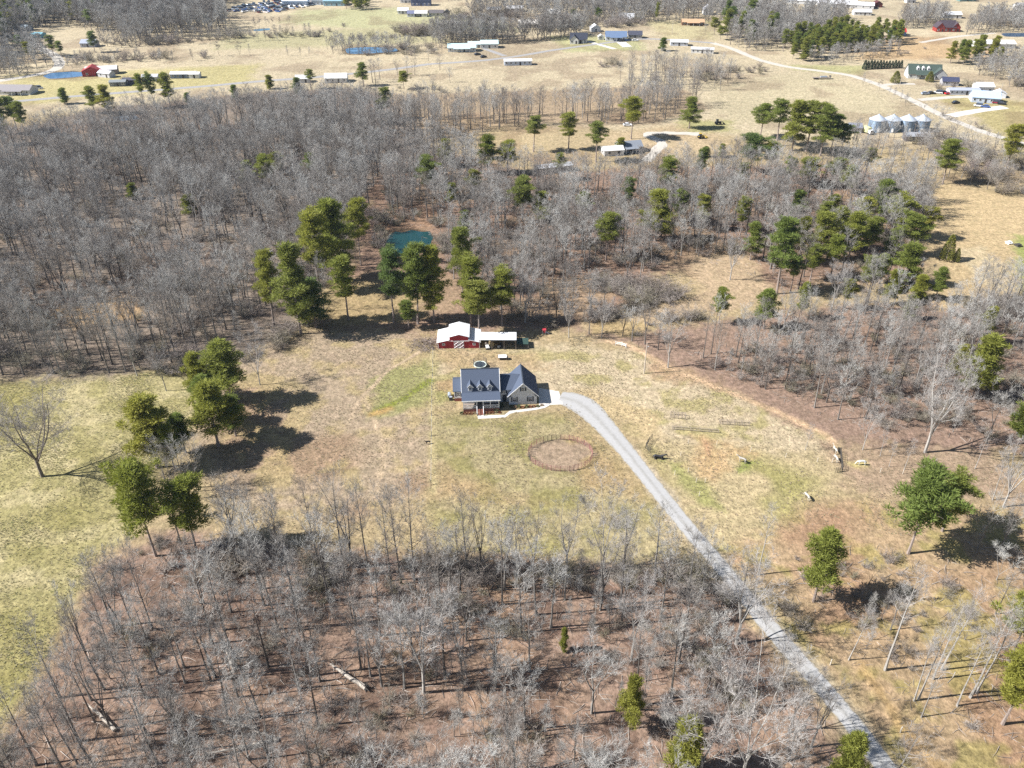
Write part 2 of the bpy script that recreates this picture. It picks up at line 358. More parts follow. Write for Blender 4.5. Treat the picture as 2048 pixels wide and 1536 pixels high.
# ------------------------------------------------------------------ roads, drive, paths, ponds
def ribbon(name, pts, width, z, m, wob=.12, step=1.5, ground=False, label=None):
    P = pts if ground else GP(pts); W = width if isinstance(width, list) else [width]*len(P); out = []
    r = random.Random(len(pts)*7+int(abs(P[0][0])))
    for i in range(len(P)-1):
        (x0, y0), (x1, y1) = P[i], P[i+1]; l = math.hypot(x1-x0, y1-y0); k = max(1, int(l/step))
        for j in range(k + (i == len(P)-2)):
            t = j/k; out.append((x0+(x1-x0)*t, y0+(y1-y0)*t, W[i]+(W[i+1]-W[i])*t))
    for _ in range(24 if name == 'driveway' else 6):
        out = [out[0]]+[tuple((out[i-1][k]+2*out[i][k]+out[i+1][k])/4 for k in range(3)) for i in range(1, len(out)-1)]+[out[-1]]
    mb = MB(); N = len(out); cols = 9
    for i, (x, y, wd) in enumerate(out):
        a = out[max(0, i-1)]; bq = out[min(N-1, i+1)]; dx, dy = bq[0]-a[0], bq[1]-a[1]; l = math.hypot(dx, dy) or 1; nx_, ny_ = -dy/l, dx/l
        for k in range(cols):
            s = (k/(cols-1)-.5)*wd; s += (r.uniform(-wob, wob) if k in (0, cols-1) else 0); mb.v.append((x+nx_*s, y+ny_*s, z+.05*(1-abs(k/(cols-1)*2-1))))
    for i in range(N-1):
        for k in range(cols-1): q = i*cols+k; mb.f.append((q, q+1, q+cols+1, q+cols)); mb.m.append(0)
    o = mb.build(name, m); a_ = o.data.attributes.new('across', 'FLOAT', 'POINT'); a_.data.foreach_set('value', [abs(k/(cols-1)*2-1) for _ in range(N) for k in range(cols)]); tag(o, label, kind='structure'); return o
def sheet(name, pts, z, m, label=None, ground=False, thick=0.0):
    P = pts if ground else GP(pts); mb = MB(); i = len(P)
    mb.poly([(x, y, z) for x, y in P])
    if thick:
        for k in range(i):
            a, b2 = P[k], P[(k+1) % i]; mb.poly([(*a, z-thick), (*b2, z-thick), (*b2, z), (*a, z)])
    return tag(mb.build(name, m), label, kind='structure')
GRAVEL = mat('pale gravel', (.315, .31, .30), .95, .14, 1.6, bump=.15)
n = GRAVEL.node_tree.nodes; L = GRAVEL.node_tree.links; src = n['Principled BSDF'].inputs['Base Color'].links[0].from_socket; av = n.new('ShaderNodeAttribute'); av.attribute_name = 'across'
nz = n.new('ShaderNodeTexNoise'); nz.inputs['Scale'].default_value = .9; nz.inputs['Detail'].default_value = 4; tcg = n.new('ShaderNodeTexCoord'); L.new(tcg.outputs['Object'], nz.inputs['Vector'])
ad = n.new('ShaderNodeMath'); ad.operation = 'MULTIPLY_ADD'; ad.inputs[1].default_value = .55; L.new(nz.outputs[0], ad.inputs[0]); L.new(av.outputs['Fac'], ad.inputs[2])
rp = n.new('ShaderNodeValToRGB'); e = rp.color_ramp.elements; e[0].position = .22; e[0].color = (.87,.86,.83,1); e[1].position = .48; e[1].color = (1.08,1.08,1.08,1)
for p_, c_ in ((.86, (1.06,1.06,1.06,1)), (1.0, (.86,.80,.68,1)), ): q_ = e.new(p_); q_.color = c_
dv_ = n.new('ShaderNodeMath'); dv_.operation = 'MULTIPLY'; dv_.inputs[1].default_value = .8; L.new(ad.outputs[0], dv_.inputs[0]); L.new(dv_.outputs[0], rp.inputs[0])
mm = n.new('ShaderNodeMix'); mm.data_type = 'RGBA'; mm.blend_type = 'MULTIPLY'; mm.inputs[0].default_value = 1; L.new(src, mm.inputs[6]); L.new(rp.outputs[0], mm.inputs[7]); L.new(mm.outputs[2], n['Principled BSDF'].inputs['Base Color'])
LANE = mat('chert lane', (.43, .395, .34), .95, .18, .5)
ASPH = mat('old asphalt', (.27, .26, .25), .9, .12, .3)
ribbon('driveway', DRIVE, [5.4,8.0,7.2,5.6,4.3,3.8,3.6,3.5,3.5,3.5,3.5,3.6,3.6], .02, GRAVEL, .14, .6, label='pale gravel driveway running down through the trees')
ribbon('lane', [(1425,86),(1462,96),(1520,121),(1580,135),(1650,143),(1702,150),(1760,170),(1820,198),(1890,234),(1960,262),(2060,292),(2300,370)], 5.2, .02, LANE, .4, 3, label='pale unpaved lane slanting past the grain bins')
ribbon('lane', [(1425,86),(1340,79),(1280,77),(1180,90),(1100,101),(1040,112),(960,122),(860,128)], 4.2, .025, ASPH, .2, 4)
ribbon('road', [(-300,232),(0,206),(60,200),(130,194),(300,181),(430,171),(512,163),(600,157),(700,148),(790,138),(860,128)], 4.8, .03, ASPH, .2, 4, label='grey country road crossing behind the large wood')
ribbon('lane', [(-60,170),(10,160),(60,152),(110,142),(122,128),(112,112),(84,98),(40,62),(20,50)], 6.5, .02, LANE, .4, 4)
ribbon('track', [(1230,98),(1180,84),(1165,80)], 4, .022, CONC, .1, 3); ribbon('track', [(1255,94),(1242,84)], 7, .026, CONC, .1, 3)
ribbon('track', [(1010,112),(985,103),(968,97)], 4, .026, ASPH, .1, 3)
ribbon('track', [(1290,322),(1330,285),(1280,265),(1400,268)], 5, .02, LANE, .8, 3)
ribbon('track', [(1760,172),(1790,166),(1830,168)], 4, .028, LANE, .3, 3); ribbon('track', [(1838,200),(1900,194),(1960,193)], 5, .028, LANE, .3, 3); ribbon('track', [(1900,232),(1950,222),(2010,214)], 6, .028, CONC, .3, 3)
ribbon('track', [(1480,58),(1700,56),(1760,50)], 4, .02, LANE, .3, 4); ribbon('track', [(1840,85),(1920,72),(1990,66)], 4, .02, LANE, .3, 4)
def water(name, pts, col, label, rough=.06):
    m = bpy.data.materials.new(name); m.use_nodes = True; nn = m.node_tree.nodes; b = nn['Principled BSDF']
    b.inputs['Base Color'].default_value = (*col, 1); b.inputs['Roughness'].default_value = rough; b.inputs['IOR'].default_value = 1.33
    z = nn.new('ShaderNodeTexNoise'); z.inputs['Scale'].default_value = 1.3; bp = nn.new('ShaderNodeBump'); bp.inputs['Strength'].default_value = .06
    m.node_tree.links.new(z.outputs[0], bp.inputs['Height']); m.node_tree.links.new(bp.outputs[0], b.inputs['Normal'])
    P = GP(pts); Q = []
    r = random.Random(5)
    for i in range(len(P)):
        a, c2 = P[i], P[(i+1) % len(P)]
        for k in range(6):
            t = k/6; Q.append((a[0]+(c2[0]-a[0])*t+r.uniform(-.25, .25), a[1]+(c2[1]-a[1])*t+r.uniform(-.25, .25)))
    for _ in range(2): Q = [((Q[i-1][0]+2*Q[i][0]+Q[(i+1) % len(Q)][0])/4, (Q[i-1][1]+2*Q[i][1]+Q[(i+1) % len(Q)][1])/4) for i in range(len(Q))]
    o = sheet(name, Q, .03, m, label, ground=True); return o
water('pond', [(776,470),(790,463),(806,465),(824,460),(846,464),(860,462),(867,474),(862,486),(866,497),(845,503),(826,515),(806,511),(790,515),(780,500),(771,488)], (.010,.045,.05), 'small teal pond among the bare trees')
water('pond', [(84,152),(100,146),(140,143),(172,145),(170,152),(130,156),(98,158)], (.06,.14,.26), 'blue pond beside the red barn sheds')
water('pond', [(690,97),(730,94),(790,95),(798,103),(740,107),(695,108)], (.08,.18,.30), 'blue pond behind a line of thin bare trees')
water('pond', [(2000,66),(2090,66),(2100,73),(2010,74)], (.03,.07,.13), 'dark blue pond by the red brick house')
water('pond', [(505,59),(540,56),(540,60),(510,63)], (.06,.14,.2), 'small far pond in the bare trees')
water('pond', [(222,234),(270,230),(282,238),(236,243)], (.08,.1,.12), 'sliver of water at the edge of the large wood')


# ------------------------------------------------------------------ the house
HO = (-12.35, 170.5, 0); HR = math.radians(3.5)
H_ = empty('house', HO, HR, 'pale sided house with slate blue roof, three dormers and a white railed porch', 'house')
def hpart(name, mb, m, parent=None): return mb.build(name, m, parent or H_)
def window(parent, x, y, z, w_, h_, shutters=True, axis='x', name='window', bars=True):
    """framed sash window standing 6 cm proud of its wall; x, z centre"""
    f = MB(); t = .09
    f.box((x, y, z+h_/2-t/2), (w_, .1, t)); f.box((x, y, z-h_/2+t/2), (w_, .1, t)); f.box((x-w_/2+t/2, y, z), (t, .1, h_-2*t)); f.box((x+w_/2-t/2, y, z), (t, .1, h_-2*t)); f.box((x, y-.004, z), (w_-2*t, .08, .06))
    if bars: f.box((x, y-.002, z), (.04, .07, h_-2*t))
    o = f.build(name, TRIM, parent); MB().box((x, y+.02, z), (w_-2*t+.02, .04, h_-2*t+.02)).build('pane', GLASS, o)
    if shutters:
        for s in (-1, 1): MB().box((x+s*(w_/2+.2), y+.01, z), (.36, .08, h_)).build('shutter', SHUT, o)
    return o
FL, EZ, BZ, RZ = 1.0, 3.45, 4.15, 8.5
W = MB(); W.prism([(2.3, FL), (11.0, FL), (11.0, 4.05), (6.8, 8.32), (2.3, 4.0)], .1, 9.2); hpart('wall', W, SIDING)
W = MB(); W.box((4.65, 6.65, .45), (9.1, 8.7, 1.09)); hpart('foundation', W, BRICK)
R = MB(); R.slab((-.2, 2.4, BZ), (9.5, 2.4, BZ), (9.5, 6.8, RZ), (-.2, 6.8, RZ), .16); R.slab((9.5, 6.8, RZ), (9.5, 11.4, 3.95), (-.2, 11.4, 3.95), (-.2, 6.8, RZ), .16); roof = hpart('roof', R, ROOF)
MB().box((4.65, 6.8, RZ+.02), (9.72, .28, .08)).build('ridge_cap', SHUT, roof)
R = MB(); R.slab((-.2, -.25, EZ), (9.5, -.25, EZ), (9.5, 2.395, BZ-.01), (-.2, 2.395, BZ-.01), .14); pr = hpart('porch_roof', R, ROOF)
F = MB(); F.box((4.65, -.3, EZ-.12), (9.7, .08, .22)); F.build('fascia', TRIM, pr)
for s in (-1, 1):
    M_ = MB(); x = 4.65+s*4.86; M_.slab((x-.05, 2.38, BZ+.03), (x+.05, 2.38, BZ+.03), (x+.05, 6.8, RZ+.03), (x-.05, 6.8, RZ+.03), .26); M_.build('rake_board', TRIM, roof)
P = MB(); P.box((4.65, 1.1, FL-.1), (9.1, 2.4, .16)); porch = hpart('porch', P, DWOOD)
MB().box((4.65, -.02, .41), (9.0, .12, .98)).build('skirt', BRICK, porch)
for x in (.2, 3.55, 5.15, 6.95, 9.1): MB().box((x, .08, (FL+EZ)/2-.1), (.17, .17, EZ-FL-.1)).build('post', TRIM, porch)
for a, b in ((.3, 3.46), (5.25, 6.86), (7.04, 9.0)):
    M_ = MB(); M_.box(((a+b)/2, .08, FL+.85), (b-a, .09, .1)); M_.box(((a+b)/2, .08, FL+.12), (b-a, .09, .08)); k = int((b-a)/.17)
    for j in range(k): M_.box((a+(j+.5)*(b-a)/k, .08, FL+.485), (.055, .055, .63))
    M_.build('railing', TRIM, porch)
st = MB()
for j in range(6): st.box((4.35, -.35-.28*j, FL-.25-.165*j), (1.45, .27, .07))
steps = st.build('steps', BRICK, porch)
for s in (-1, 1):
    M_ = MB(); x = 4.35+s*.8; M_.slab((x-.06, -1.95, .82), (x+.06, -1.95, .82), (x+.06, -.05, 1.9), (x-.06, -.05, 1.9), .1); M_.slab((x-.05, -1.95, .15), (x+.05, -1.95, .15), (x+.05, -.05, 1.1), (x-.05, -.05, 1.1), .22)
    M_.box((x, -1.95, .42), (.13, .13, .85)); M_.build('hand_rail', TRIM, steps)
for x in (1.3, 2.7, 6.3, 7.9): window(H_, x, 2.26, FL+1.45, .95, 1.5)
d_ = MB(); d_.box((4.35, 2.27, FL+1.06), (.95, .08, 2.1)); hpart('door', d_, SHUT)
for x in (2.05, 4.5, 6.95):
    dm = MB(); dm.prism([(x-.55, 4.1), (x+.55, 4.1), (x+.55, 5.75), (x, 6.42), (x-.55, 5.75)], 2.75, 4.9, 'y'); dr = hpart('dormer', dm, SIDING)
    R = MB()
    for s in (-1, 1): R.slab((x, 2.5, 6.55), (x, 5.1, 6.55), (x+s*.82, 4.3, 5.62), (x+s*.82, 2.5, 5.62), .12)
    R.build('roof', ROOF, dr)
    R = MB()
    for s in (-1, 1): R.slab((x, 2.46, 6.58), (x, 2.5, 6.58), (x+s*.84, 2.5, 5.65), (x+s*.84, 2.46, 5.65), .2)
    R.build('trim', TRIM, dr); window(dr, x, 2.7, 5.05, .8, 1.15, False)
W = MB(); W.prism([(4.8, FL), (11.0, FL), (11.0, 3.2), (8.0, 4.6), (4.8, 3.2)], -2.1, .095); side = hpart('side_wing', W, SIDING)
MB().prism([(4.86, -.1), (10.94, -.1), (10.94, FL-.01), (4.86, FL-.01)], -2.05, .09).build('foundation', BRICK, side)
R = MB(); R.slab((-2.4, 4.5, 3.25), (-.21, 4.5, 3.25), (-.21, 8, 4.8), (-2.4, 8, 4.8)); R.slab((-.21, 8, 4.8), (-.21, 11.3, 3.25), (-2.4, 11.3, 3.25), (-2.4, 8, 4.8)); R.build('roof', ROOF, side)
window(side, -1.0, 4.77, 2.2, .9, 1.4)
# joining part and garage wing
W = MB(); W.prism([(3.9, -.1), (10.8, -.1), (10.8, 4.0), (7.2, 5.9), (3.9, 4.0)], 9.21, 13.2); lnk = hpart('link_wing', W, SIDING)
R = MB(); R.slab((9.52, 3.5, 3.9), (14.6, 3.5, 3.9), (14.6, 7.2, 6.1), (9.52, 7.2, 6.1)); R.slab((15.0, 7.2, 6.1), (15.0, 11.1, 4.0), (9.52, 11.1, 4.0), (9.52, 7.2, 6.1)); R.build('roof', ROOF, lnk)
window(lnk, 10.6, 3.86, 3.1, .75, .75); MB().box((10.7, 3.86, 1.15), (1.0, .08, 2.1)).build('door', SHUT, lnk)
gx0, gx1, gp = 11.75, 18.85, 15.3
W = MB(); W.prism([(gx0, -.1), (gx1, -.1), (gx1, 2.75), (gp, 6.25), (gx0, 2.75)], 2.55, 11.3, 'y'); gar = hpart('garage_wing', W, SIDING)
R = MB()
for s in (-1, 1): R.slab((gp, 2.2, 6.55), (gp, 11.6, 6.55), (gp+s*4.0, 11.6, 2.6), (gp+s*4.0, 2.2, 2.6), .16)
gr_ = R.build('roof', ROOF, gar); MB().box((gp, 6.9, 6.56), (.26, 9.42, .08)).build('ridge_cap', SHUT, gr_)
R = MB()
for s in (-1, 1): R.slab((gp, 2.12, 6.6), (gp, 2.2, 6.6), (gp+s*4.05, 2.2, 2.6), (gp+s*4.05, 2.12, 2.6), .26)
R.build('rake_board', TRIM, gar)
for x in (13.15, 17.2): window(gar, x, 2.52, 1.55, .95, 1.45)
window(gar, gp+.05, 2.52, 4.55, .8, 1.1)
for s in (-1, 1): MB().prism([(gp+s*2.95, 2.95), (gp+s*3.9, 2.62), (gp+s*3.0, 2.62)], 2.25, 2.5, 'y').build('eave_return', SHUT, gar)
for y in (4.6, 8.3): MB().box((gx1+.04, y, 1.2), (.06, 2.7, 2.3)).build('garage_door', TRIM, gar)
hx = lambda x, y: (HO[0]+x*math.cos(HR)-y*math.sin(HR), HO[1]+x*math.sin(HR)+y*math.cos(HR))
ac = empty('air_conditioner', (*hx(-3.0, 5.6), 0), HR, 'dark outdoor air conditioner unit beside the house', 'air conditioner'); MB().box((0, 0, .5), (.9, .9, .9)).build('case', DARK, ac); MB().lathe([(.36, .95), (.36, 1.02), (.05, 1.04)], 12).build('fan_grille', STEEL, ac)
gt = empty('gas_tank', (*hx(-3.4, 7.2), 0), HR, 'grey gas tank beside the house', 'tank'); MB().tube([(0,-.8,.6),(0,-.7,.6),(0,.7,.6),(0,.8,.6)], [.2,.42,.42,.2], 12, cap=True).build('shell', STEEL, gt)
for y in (-.5, .5): MB().box((0, y, .1), (.6, .1, .24)).build('leg', DARK, gt)
sheet('sidewalk', [(955,831),(1009,830),(1019,822),(1034,820),(1033,824),(1020,828),(1011,835),(956,838)], .05, CONC, 'cream curved walk before the porch', thick=.06)
sheet('sidewalk', [(1033,820.5),(1070,815.5),(1088,812),(1096,808),(1099,811),(1090,816),(1072,820),(1034,825)], .06, CONC, 'cream walk before the garage wing', thick=.06)
sheet('parking_pad', [(1077,776),(1118,783),(1126,809),(1078,811)], .045, CONC, 'pale concrete pad beside the garage', thick=.05)
def shrub(x, y, s, col, lab, k):
    m = mat('shrub '+col, {'rust': (.22,.075,.035), 'green': (.055,.08,.03), 'tan': (.28,.2,.12)}[col], .85, .35, 2)
    if ('sh', col) not in MATS:
        r = random.Random(len(MATS)); C = MB()
        for _ in range(420):
            t = r.uniform(0, 6.283); e = math.asin(r.random()); q = r.uniform(.55, 1)
            p = (q*math.cos(t)*math.cos(e), q*math.sin(t)*math.cos(e), q*math.sin(e)*.9); l = r.uniform(.1, .24); d = vnorm((p[0]+r.uniform(-.5,.5), p[1]+r.uniform(-.5,.5), p[2]+r.uniform(-.2,.6))); u = rdir(r)
            b = vnorm((d[1]*u[2]-d[2]*u[1], d[2]*u[0]-d[0]*u[2], d[0]*u[1]-d[1]*u[0])); C.tri(vadd(p, b, l*.5), vadd(p, b, -l*.5), vadd(p, d, l))
        MATS[('sh', col)] = C.mesh('shrub', m)
    o = link('shrub', MATS[('sh', col)], None, (x, y, 0), k*1.3); o.scale = (s, s, s*.85); tag(o, lab, 'shrub', 'clipped shrubs in the house beds')
def shrubs_now():
    k = 0
    for lx, ly, s, col, lab in ((-.3,-.6,.6,'green','dark shrub at the outer end of the porch bed'),(.5,-.9,.55,'rust','rust shrub in the porch bed, farthest from the steps'),(1.3,-.9,.55,'rust','rust shrub in the middle of the outer porch bed'),(2.1,-.85,.55,'rust','rust shrub in the outer porch bed near the steps'),(2.95,-.8,.5,'tan','tan shrub right against the outer side of the steps'),
        (5.7,-.9,.5,'rust','rust shrub on the garage side of the steps'),(6.5,-.9,.55,'rust','second rust shrub on the garage side of the steps'),(7.4,-.85,.55,'rust','rust shrub before the last porch post'),(8.4,-.2,.95,'green','big round dark shrub at the porch corner'),(9.2,-.9,.5,'rust','small rust shrub by the round dark shrub'),(9.6,2.0,1.0,'green','tall dark shrub in the recess beside the porch'),
        (12.4,1.6,.6,'green','dark shrub at the garage wing corner'),(13.2,1.2,.65,'tan','tan shrub under the first garage window'),(14.2,1.3,.7,'green','green shrub between the garage windows'),(15.1,1.0,.6,'rust','rust shrub between the garage windows'),(16.2,1.2,.7,'green','green shrub by the second garage window'),(17.0,1.0,.65,'rust','rust shrub under the second garage window'),(18.0,1.2,.6,'rust','rust shrub at the outer garage corner'),(19.0,1.2,.55,'green','green shrub beside the concrete pad'),(20.1,1.7,.5,'tan','tan shrub at the end of the garage bed')):
        shrub(*hx(lx, ly), s, col, lab, k); k += 1
# ------------------------------------------------------------------ the barn and open shed
BX, BY = G(876.5, 697); B_ = empty('barn', (BX, BY, 0), math.radians(1.2), 'red barn with white metal roof and white cross braced doors', 'barn')
bw, c0, c1, bd = 11.7, 3.25, 8.55, 6.9
W = MB(); W.prism([(0, -.1), (bw, -.1), (bw, 2.05), (c1, 2.78), (c1, 3.75), ((c0+c1)/2, 4.45), (c0, 3.75), (c0, 2.78), (0, 2.05)], 0, bd, 'y'); W.build('wall', RED, B_)
R = MB(); m_ = (c0+c1)/2
for s in (-1, 1): R.slab((m_, -.3, 4.62), (m_, bd+.3, 4.62), (m_+s*3.0, bd+.3, 3.76), (m_+s*3.0, -.3, 3.76), .1)
R.build('upper_roof', WMETAL, B_)
for a, b, nm in ((-.35, c0-.01, 0), (bw+.35, c1+.01, 1)):
    R = MB(); R.slab((a, -.3, 2.02), (a, bd+.3, 2.02), (b, bd+.3, 2.88), (b, -.3, 2.88), .1)
    R.build('lean_to_roof', WMETAL, B_)
R = MB(); R.box((m_, -.1, 2.42), (6.0, .1, .14)); R.build('door_track', TRIM, B_)
for s in (-1, 1):
    cx = m_+s*.72; D = MB(); D.box((cx, -.06, 1.17), (1.38, .06, 2.24)); dd = D.build('door', RED, B_); X = MB()
    for z in (.11, 1.17, 2.23): X.box((cx, -.115, z), (1.38, .05, .13))
    for q in (-1, 1): X.box((cx+q*.63, -.117, 1.17), (.12, .05, 2.24))
    for z0, z1 in ((.18, 1.1), (1.24, 2.16)):
        for q in (-1, 1): X.tube([(cx-.58*q, -.12, z0), (cx+.58*q, -.12, z1)], .07, 4)
    X.build('cross_brace', TRIM, dd)
for x in (1.55, bw-1.55): window(B_, x, -.05, 1.35, .85, .75, False, bars=False)
for x in (.06, bw-.06): MB().box((x, -.04, .98), (.12, .09, 2.0)).build('corner_board', TRIM, B_)
SX, SY = G(959, 698.5); Sd = empty('open_shed', (SX, SY, 0), math.radians(-.4), 'open fronted shed with white metal roof beside the red barn', 'shed')
R = MB(); R.slab((0, -.35, 3.35), (10.4, -.35, 3.35), (10.4, 5.0, 2.75), (0, 5.0, 2.75), .1); R.build('roof', WMETAL, Sd); MB().box((5.2, -.38, 3.2), (10.4, .06, .2)).build('fascia', STEEL, Sd)
for k, x in enumerate((.12, 3.5, 6.95, 10.25)):
    p = MB().box((x, 0, 1.58), (.18, .18, 3.2)).build('post', DWOOD, Sd)
    for s in (-1, 1):
        if 0 < x+s < 10.3: MB().tube([(x, -.02, 2.3), (x+s*.85, -.02, 3.16)], .075, 4).build('knee_brace', DWOOD, p)
    MB().box((x, 4.8, 1.3), (.18, .18, 2.7)).build('post', DWOOD, Sd)
MB().box((3.5, 4.9, 1.35), (6.8, .06, 2.6)).build('back_wall', DARK, Sd); MB().box((8.6, 4.9, 1.35), (3.2, .06, 2.6)).build('back_wall', mat('blue tarp', (.06,.16,.36), .6, .2, 1), Sd); MB().box((8.7, 4.82, 1.9), (1.1, .04, 1.1)).build('window', mat('pale shutter', (.45,.6,.75), .6, .1, 2), Sd)
def gizmo(name, px, py, rz, label, cat, parts):
    x, y = G(px, py); r = empty(name, (x, y, 0), rz, label, cat)
    for nm, mb, m in parts: mb.build(nm, m, r)
    return r
gizmo('utility_cart', 975, 697, .2, 'pale cart parked under the open shed edge', 'cart', [('bed', MB().box((0,0,.65),(1.0,1.7,.4)), TRIM), ('seat', MB().box((0,.9,1.0),(1.0,.5,.7)), DWOOD), ('wheel', MB().tube([(-.55,-.5,.3),(-.42,-.5,.3)], .3, 10, cap=True), BLACK), ('wheel', MB().tube([(.42,-.5,.3),(.55,-.5,.3)], .3, 10, cap=True), BLACK), ('wheel', MB().tube([(-.55,.6,.3),(-.42,.6,.3)], .3, 10, cap=True), BLACK), ('wheel', MB().tube([(.42,.6,.3),(.55,.6,.3)], .3, 10, cap=True), BLACK)])
gizmo('riding_mower', 1000, 695, -.6, 'small mower under the open shed roof', 'mower', [('hood', MB().box((0,-.5,.6),(.6,.8,.45)), STEEL), ('deck', MB().box((0,.1,.3),(1.1,.8,.2)), DARK), ('seat', MB().box((0,.5,.75),(.5,.5,.6)), BLACK), ('wheel', MB().tube([(-.5,.5,.28),(.5,.5,.28)], .28, 10, cap=True), BLACK), ('wheel', MB().tube([(-.4,-.6,.2),(.4,-.6,.2)], .2, 10, cap=True), BLACK)])
gizmo('hay_bale', 983, 694, .3, 'tan hay stack beside the cart in the open shed', 'hay', [('bale', MB().box((0,0,.4),(1.2,.8,.8)), mat('hay', (.42,.33,.17), .95, .3, 6)), ('upper_bale', MB().box((.05,.03,1.15),(1.0,.75,.7)), mat('hay', (.42,.33,.17)))])
kx, ky = G(1030, 699); pen = empty('animal_pen', (kx, ky, 0), 0, 'low dark wire pen at the open end of the white roofed shed', 'pen')
for a, b in (((0,0),(4.0,0)), ((4.0,0),(4.0,4.2)), ((0,4.2),(4.0,4.2))):
    M_ = MB(); l = math.hypot(b[0]-a[0], b[1]-a[1]); k = int(l/.35)
    for z in (.2,.6,1.0,1.35): M_.tube([(*a,z),(*b,z)], .02, 3)
    for j in range(k+1): x, y = a[0]+(b[0]-a[0])*j/k, a[1]+(b[1]-a[1])*j/k; M_.tube([(x,y,0),(x,y,1.38)], .03 if j % 4 == 0 else .013, 3)
    M_.build('mesh_panel', DARK, pen)
MB().slab((.3,.4,1.5),(3.8,.4,1.5),(3.8,4.1,1.4),(.3,4.1,1.4),.06).build('shade_cover', mat('dark green cover', (.03,.06,.05), .8, .2, 2), pen)
for q in ((.35,.5),(3.75,.5),(3.75,4.0),(.35,4.0)): MB().tube([(*q,0),(*q,1.42)], .04, 4).build('post', DWOOD, pen)
# swing set by the yard edge
gizmo('play_set', 1092, 668, 0, 'small red and white play set under the trees', 'play set', [('deck', MB().box((-.9,0,1.2),(1.4,1.4,.12)), RED), ('wall', MB().box((-.9,.7,1.9),(1.4,.06,1.3)), RED), ('post', MB().box((-1.55,-.65,1.2),(.1,.1,2.4)), TRIM), ('post', MB().box((-.25,-.65,1.2),(.1,.1,2.4)), TRIM), ('post', MB().box((-1.55,.6,1.2),(.1,.1,2.4)), TRIM), ('slide', MB().slab((-.2,-.35,1.25),(1.6,-.35,.15),(1.6,.35,.15),(-.2,.35,1.25),.06), TRIM), ('roof', MB().slab((-1.75,-.8,2.4),(0,-.8,2.4),(0,.8,2.7),(-1.75,.8,2.7),.08), RED)]).scale = (.62,.62,.62)
# trampoline
tx, ty = G(960.2, 733.5); t_ = empty('trampoline', (tx, ty, 0), 0, 'round trampoline with pale rim and dark safety net behind the house', 'trampoline')
MB().lathe([(1.5,.8),(1.82,.82),(1.84,.74),(1.5,.72)], 28).build('rim_pad', mat('pale rim pad', (.66,.74,.66), .6, .1, 3), t_); MB().lathe([(0.0,.74),(1.0,.74),(1.52,.76)], 28).build('mat', mat('blue black mat', (.03,.05,.07), .7, .15, 2), t_)
for k in range(8):
    a = k*.785+.3; c, s = math.cos(a), math.sin(a); MB().tube([(1.8*c,1.8*s,0),(1.86*c,1.86*s,.8),(1.86*c,1.86*s,2.55)], .035, 5).build('pole', DARK, t_)
N_ = MB()
for k in range(72):
    a = k*2*math.pi/72; c, s = math.cos(a)*1.78, math.sin(a)*1.78; N_.tube([(c,s,.8),(c,s,2.5)], .011, 3)
for z in np.linspace(.95, 2.5, 10): N_.tube([(1.78*math.cos(j*.262), 1.78*math.sin(j*.262), float(z)) for j in range(25)], .011, 3)
N_.build('safety_net', NET, t_)
gizmo('feeder_table', 1005.5, 719, .02, 'white topped low stand with a dark base on bare ground behind the house', 'stand', [('top', MB().slab((-1.25,-.5,.92),(1.05,-.5,.92),(1.05,.75,1.12),(-1.25,.75,1.12),.08), WMETAL), ('cabinet', MB().box((.1,.1,.5),(2.0,.9,.7)), DARK), ('box', MB().box((1.35,0,.45),(.4,.8,.9)), DARK), ('leg', MB().box((-1.1,-.4,.42),(.09,.09,.86)), DWOOD), ('leg', MB().box((-1.1,.6,.45),(.09,.09,.9)), DWOOD), ('leg', MB().box((1.0,.6,.45),(.09,.09,.9)), DWOOD), ('leg', MB().box((1.0,-.4,.42),(.09,.09,.86)), DWOOD)])
# round pen of tube panels
cxp, cyp = G(1120.5, 909); rp = empty('round_pen', (cxp, cyp, 0), 0, 'ring of faded red tube panels around a bare earth riding pen', 'pen')
xa, ya = G(1056.5, 909); xb, yb = G(1185, 909); rx = (xb-xa)/2; r_y = (G(1120, 879)[1]-G(1120, 943)[1])/2; cy2 = (G(1120, 879)[1]+G(1120, 943)[1])/2 - cyp; NP = 22
pp = [(rx*math.cos(2*math.pi*k/NP+.1), cy2+r_y*math.sin(2*math.pi*k/NP+.1)) for k in range(NP)]
for k in range(NP):
    a, b = pp[k], pp[(k+1) % NP]; M_ = MB(); dx, dy = b[0]-a[0], b[1]-a[1]; l = math.hypot(dx, dy); e = .06/l; a = (a[0]+dx*e, a[1]+dy*e); b = (b[0]-dx*e, b[1]-dy*e)
    for z in (.25,.5,.75,1.0,1.25,1.5): M_.tube([(*a,z),(*b,z)], .026, 4)
    for q in (0, .5, 1): x, y = a[0]+(b[0]-a[0])*q, a[1]+(b[1]-a[1])*q; M_.tube([(x,y,0),(x,y,1.55)], .035, 4)
    M_.build('panel', DARK if k in (5, 6, 11) else PENR, rp)
